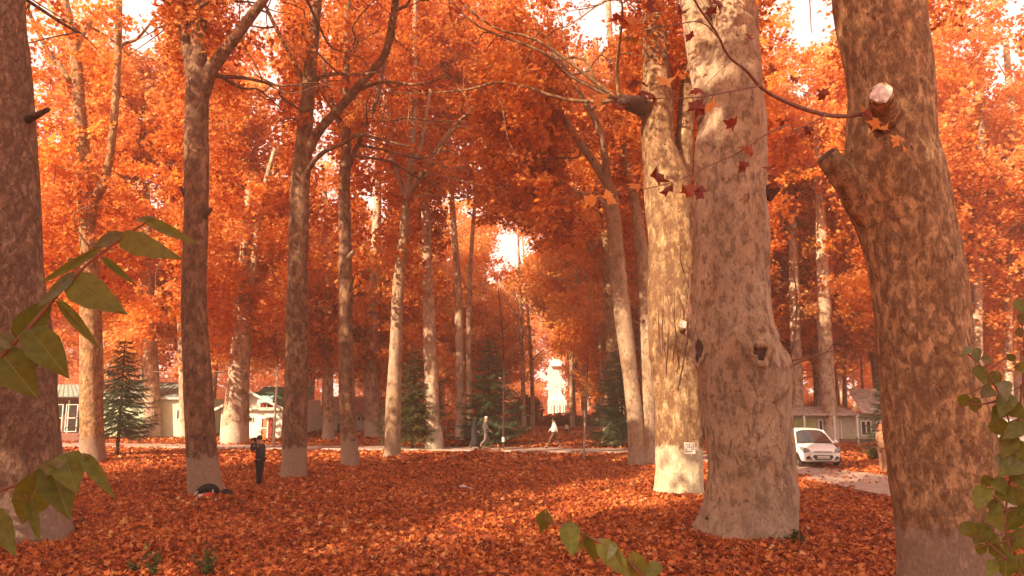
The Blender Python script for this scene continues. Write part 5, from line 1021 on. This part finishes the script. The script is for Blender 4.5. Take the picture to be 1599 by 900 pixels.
def spray(label, name, foot, stem, Y, leaves, rad=.004, dY=0):
    P = [at(x, y, Y + dY * i / len(stem)) for i, (x, y) in enumerate(stem)]; q_ = P[0]; sg_ = -1 if stem[0][0] < 0 else 1; P = [np.array([q_[0] + .12 * sg_, q_[1], 0]), np.array([q_[0] + .10 * sg_, q_[1], q_[2] * .5]), np.array([q_[0] + .05 * sg_, q_[1], q_[2] - .16])] + P; base = P[0]
    r = empty(name, base, 0, label, 'plant'); Q = cr(P, 6); MB().tube(Q - base, np.r_[np.linspace(rad * 3, rad, 18), np.linspace(rad, rad * .45, len(Q) - 18)], 7).build('stem', M['green_stem'], r, smooth=True)
    S_ = Q[18:]; sx, sy, _ = proj(S_)
    for lf in leaves:
        a, b, w_ = lf[:3]; kw = lf[3] if len(lf) > 3 else {}; green_leaf(r, base, a, b, w_, Y, dY=random.uniform(-.04, .02) * Y, **kw)
        j = int(np.hypot(sx - a[0], sy - a[1]).argmin()); pa = S_[j] - base; pb = at(*a, Y) - base
        if 3 < math.hypot(sx[j] - a[0], sy[j] - a[1]) < 60: MB().tube([pa, pb], rad * .4, 5).build('petiole', M['green_stem'], r)
    return r
PL = dict(mt=M['pale_leaf'])
spray('leafy green twig rising across the left edge, in front of the thick mottled trunk', 'shrub', (-1.4, 1.0, 0), [(-40, 600), (0, 558), (45, 512), (100, 450), (140, 410), (175, 383), (205, 362), (228, 348)], 1.35,
  [((232, 345), (308, 381), 24, dict(fold=.7)), ((240, 341), (205, 345), 12, PL), ((190, 372), (274, 401), 40, {}), ((188, 366), (141, 389), 24, PL), ((150, 392), (50, 450), 20, dict(fold=.8, bend=.2)), ((163, 405), (210, 444), 18, dict(fold=.8)),
   ((112, 440), (190, 486), 56, {}), ((112, 430), (57, 482), 24, dict(mt=M['pale_leaf'], fold=.7)), ((30, 524), (82, 465), 46, {}), ((47, 516), (107, 590), 56, {}), ((2, 552), (58, 622), 64, {}), ((95, 474), (158, 548), 26, dict(fold=.8)), ((22, 538), (-20, 520), 26, PL)])
spray('drooping green leaves low at the left edge, in front of the trunk foot', 'shrub', (-1.3, 1.3, 0), [(-60, 810), (-10, 772), (30, 755), (70, 730), (110, 714), (138, 712)], 1.45,
  [((62, 748), (31, 826), 58, dict(heart=.5)), ((80, 732), (108, 808), 54, dict(heart=.4)), ((100, 712), (118, 764), 54, {}), ((132, 714), (175, 773), 28, dict(fold=.7)), ((45, 785), (62, 846), 22, dict(fold=.7)), ((-12, 800), (23, 866), 36, {}), ((60, 738), (100, 722), 22, PL)])
spray('short twig of green pointed leaves rising at the bottom edge, right of centre', 'shrub', (.7, 1.2, 0), [(1060, 960), (1025, 920), (985, 882), (945, 852), (905, 832), (865, 818), (850, 810)], 1.9,
  [((851, 803), (846, 832), 27, dict(heart=.5)), ((852, 815), (840, 838), 9, {}), ((889, 823), (893, 864), 34, dict(heart=.55)), ((916, 843), (893, 868), 11, {}), ((914, 836), (934, 884), 20, dict(fold=.6)), ((938, 848), (988, 906), 34, {}), ((960, 850), (950, 872), 14, PL), ((990, 872), (1008, 915), 36, dict(heart=.5)), ((1028, 880), (1010, 905), 22, {})])
vine = []
for (x, y, s_) in [(1510, 548, 13), (1526, 552, 15), (1542, 562, 18), (1505, 627, 19), (1524, 632, 22), (1530, 583, 22), (1551, 592, 24), (1543, 612, 22), (1569, 606, 22), (1570, 630, 28), (1559, 645, 26), (1588, 642, 26), (1560, 668, 28), (1585, 672, 30), (1574, 695, 32), (1592, 705, 32), (1582, 728, 32), (1566, 722, 26), (1597, 748, 30), (1542, 753, 20), (1532, 776, 30), (1561, 758, 24), (1592, 778, 30), (1571, 772, 26), (1553, 795, 26), (1513, 828, 26), (1531, 834, 30), (1556, 812, 30), (1580, 812, 36), (1548, 845, 22), (1594, 842, 32), (1534, 859, 19), (1556, 862, 22), (1578, 850, 30), (1571, 884, 34), (1594, 884, 30), (1548, 888, 24), (1593, 478, 20), (1599, 498, 22), (1593, 520, 16), (1597, 575, 20), (1581, 560, 16), (1607, 610, 26), (1608, 660, 30), (1606, 800, 30)]:
    a = random.uniform(0.2, 2.6); vine.append(((x - math.cos(a) * s_ * .45, y - math.sin(a) * s_ * .45), (x + math.cos(a) * s_ * .65, y + math.sin(a) * s_ * .65), s_ * random.uniform(.8, 1.1), dict(mt=M['pale_leaf']) if random.random() < .15 else dict(heart=.4)))
vr = spray('green creeper with many heart-shaped leaves climbing the right edge of the photo', 'creeper', (1.9, 2.2, 0), [(1640, 960), (1590, 890), (1570, 820), (1578, 740), (1580, 680), (1562, 620), (1535, 575), (1505, 548)], 2.3, vine)
b_ = np.array(vr.location)
for pl in ([(1590, 890), (1545, 850), (1512, 830)], [(1580, 740), (1592, 640), (1600, 560), (1592, 470)], [(1575, 800), (1545, 770), (1530, 776)], [(1562, 625), (1530, 632), (1502, 627)]): Q = cr([at(*p, 2.3) for p in pl], 4); MB().tube(Q - b_, np.linspace(.004, .0015, len(Q)), 6).build('stem', M['green_stem'], vr)
# low weeds
def weed(px, py, Yh, n, label, group=None, sz=.05, top=.5, w_=.25):
    g_ = ground(px, py); r = empty('weed', g_, 0, label, 'plant', group); st_ = MB(); V = []; Fc = []; T = []; n0 = 0
    for k in range(n):
        e = np.array([random.uniform(-w_, w_), random.uniform(-w_, w_), top * random.uniform(.55, 1)]); P = limb_path((0, 0, 0), e, n=4, wob=.05); st_.tube(P, np.linspace(.006, .002, len(P)), 4)
        for q in P[2:]:
            for _ in range(3):
                v, f = simple_leaf(sz * random.uniform(.7, 1.4)); v = v @ rotm(random.uniform(-1, 1), random.uniform(-1, 1), random.uniform(0, 6.3)).T + q + rng.normal(0, .02, 3); V.append(v); Fc += [[i + n0 for i in c] for c in f]; T += [random.random()] * len(v); n0 += len(v)
    st_.build('stem', M['green_stem'], r); me = D.meshes.new('foliage'); me.from_pydata(np.concatenate(V).tolist(), [], Fc); me.materials.append(M['leaf_weed']); me.attributes.new('tint', 'FLOAT', 'POINT').data.foreach_set('value', T); o = link('foliage', me, r); o['kind'] = 'stuff'
M['leaf_weed'] = leafmat('weed_leaf', [(0, (.035, .045, .015)), (.6, (.08, .10, .03)), (1, (.14, .15, .05))], .3)
weed(238, 905, 0, 6, 'dark slender weed at the bottom edge, left of the bushier one', top=.62, w_=.12); weed(327, 905, 0, 11, 'dark bushy weed at the bottom edge, left of centre', top=.58, w_=.30)
weed(1122, 840, 0, 8, 'green weed growing against the flared base of the huge grey-brown tree', sz=.07, top=.42, w_=.22); weed(1238, 852, 0, 9, 'small weeds at the right foot of the huge grey-brown tree', sz=.05, top=.28, w_=.30)
weed(205, 900, 0, 4, 'tiny dark weed at the bottom left, the leftmost one', top=.25, w_=.15)

# ---------------------------------------------------------------- overhanging branch with its last leaves
M['leaf_hang'] = leafmat('withered_red_leaf', [(0, (.13, .022, .010)), (.5, (.26, .045, .016)), (1, (.42, .10, .03))], .35)
def hang_branch(pl, Y0, Y1, leaves, mt=None):
    Q = cr(np.array(pl, float), 4); t = np.linspace(0, 1, len(Q)); P = np.array([at(q[0], q[1], Y0 + (Y1 - Y0) * tt) for q, tt in zip(Q, t)]); _, _, z = proj(P)
    br_ = MB().tube(P - b15, Q[:, 2] / 2 * z / F * .78, 7).build('branch', M['wood_brown'], t15, smooth=True)
    for (x, y, s_, h) in leaves:
        j = int(np.hypot(Q[:, 0] - x, Q[:, 1] - y).argmin()); Yl = P[j][1] - .05; c = at(x, y, Yl)
        v, f = maple(s_ / F * Yl * 1.4, random.uniform(-1.1, 1.1), random.uniform(-.9, .3)); v *= [random.uniform(.7, 1.05), random.uniform(.8, 1.1), 1]; v = v + rng.normal(0, .004, v.shape); v = v @ rotm(R(90) + random.uniform(-.6, .6), random.uniform(-1.0, 1.0), random.uniform(-.9, .9)).T; v[:, 2] *= 1
        me = D.meshes.new('leaf'); me.from_pydata(v.tolist(), [], f); me.materials.append(M['leaf_hang' if h == 'red' else 'leaf_' + h]); me.attributes.new('tint', 'FLOAT', 'POINT').data.foreach_set('value', [random.random() * (.6 if h == 'red' else 1)] * len(v)); link('leaf', me, br_, c - b15); MB().tube([P[j] - b15, (P[j] + c) / 2 - b15 + [0, 0, .02], c - b15], .003, 4).build('petiole', M['wood_brown'], br_)
hang_branch([(1350, 178, 9), (1310, 182, 9), (1270, 175, 9), (1225, 158, 8), (1190, 138, 7), (1165, 110, 6), (1137, 87, 5), (1118, 50, 4.5), (1090, 10, 4), (1070, -30, 4)], 10.7, 6.5, [(1092, 145, 30, 'red'), (1120, 8, 32, 'red'), (1112, 22, 22, 'red'), (1225, 190, 24, 'red'), (1240, 128, 22, 'red'), (1205, 110, 22, 'red'), (1352, 178, 22, 'orange'), (1170, 60, 20, 'red'), (1290, 150, 24, 'red'), (1265, 205, 22, 'red')])
hang_branch([(1345, 178, 3), (1375, 190, 2.5), (1390, 205, 2), (1418, 214, 1.5)], 10.2, 9.8, [(1374, 194, 30, 'gold'), (1382, 204, 22, 'orange'), (1405, 220, 26, 'orange'), (1410, 236, 16, 'gold'), (1355, 182, 20, 'red')])
hang_branch([(1187, 134, 3), (1140, 143, 3), (1080, 153, 2.5), (1000, 154, 2), (965, 152, 1.5)], 7.6, 6.6, [(1040, 132, 38, 'orange'), (1022, 150, 44, 'red'), (1085, 172, 40, 'red'), (1112, 170, 30, 'orange'), (965, 172, 30, 'red'), (938, 158, 34, 'orange'), (1062, 120, 18, 'gold'), (1000, 130, 34, 'red')])
hang_branch([(1230, 195, 4), (1200, 208, 3.5), (1150, 240, 3), (1100, 262, 2.5), (1050, 285, 2), (960, 305, 1.5), (925, 312, 1.5)], 8.0, 6.6, [(1142, 201, 28, 'red'), (1170, 240, 26, 'red'), (1165, 262, 26, 'red'), (1098, 302, 30, 'red'), (1070, 303, 34, 'red'), (1022, 278, 40, 'red'), (1000, 292, 34, 'orange'), (948, 312, 32, 'orange'), (920, 318, 26, 'orange'), (1045, 300, 28, 'red')])
hang_branch([(1127, 65, 3), (1095, 35, 2.5), (1050, 40, 2), (1000, 50, 1.5), (980, 60, 1.2)], 7.2, 6.4, [(1010, 15, 44, 'red'), (990, 45, 44, 'orange'), (985, 62, 34, 'olive'), (975, 30, 40, 'red'), (1065, 20, 26, 'red'), (1080, 60, 20, 'red')])
hang_branch([(1290, 180, 3), (1262, 195, 2.5), (1225, 215, 2), (1205, 245, 1.5)], 9.3, 8.6, [(1205, 262, 24, 'red'), (1230, 225, 26, 'red'), (1215, 290, 22, 'red')])
# bare low twigs right of the huge tree
for pl in ([(1232, 575, 4), (1250, 565, 3), (1290, 550, 2), (1310, 520, 1)], [(1232, 572, 3), (1242, 520, 2.5), (1243, 450, 2), (1230, 400, 1)], [(1228, 565, 4), (1262, 558, 3), (1310, 545, 1.5)]):
    Q = cr(np.array(pl, float), 4); P = np.array([at(q[0], q[1], 16.8) for q in Q]); MB().tube(P - b14, Q[:, 2] / 2 * 16.8 / F * 1.05, 6).build('branch', M['wood_brown'], t14, smooth=True)
# thin suckers on the sunlit tree
for _ in range(16):
    x = random.uniform(1030, 1090); y = random.uniform(420, 600); dx = random.uniform(-20, 20); L_y = random.uniform(50, 130); pl = [(x, y), (x + dx * .5, y - L_y * .5), (x + dx, y - L_y)]; Q = cr([at(*p, 22.9 - random.uniform(0, .3)) for p in pl], 4); MB().tube(Q - b13, np.linspace(.02, .006, len(Q)), 5).build('sucker', M['wood_brown'], t13)

# ---------------------------------------------------------------- autumn haze
hm = D.materials.new('haze'); hm.use_nodes = True; hn = hm.node_tree; hn.nodes.clear(); ho = hn.nodes.new('ShaderNodeOutputMaterial'); hv = hn.nodes.new('ShaderNodeVolumePrincipled')
hv.inputs['Color'].default_value = (1.0, .87, .72, 1); hv.inputs['Density'].default_value = .0013; hv.inputs['Anisotropy'].default_value = -.1; hn.links.new(hv.outputs[0], ho.inputs['Volume'])
tag(MB().box((0, 100, 18.5), (420, 340, 39)).build('haze', hm), 'pale warm haze hanging through the whole wood', 'haze', kind='stuff')
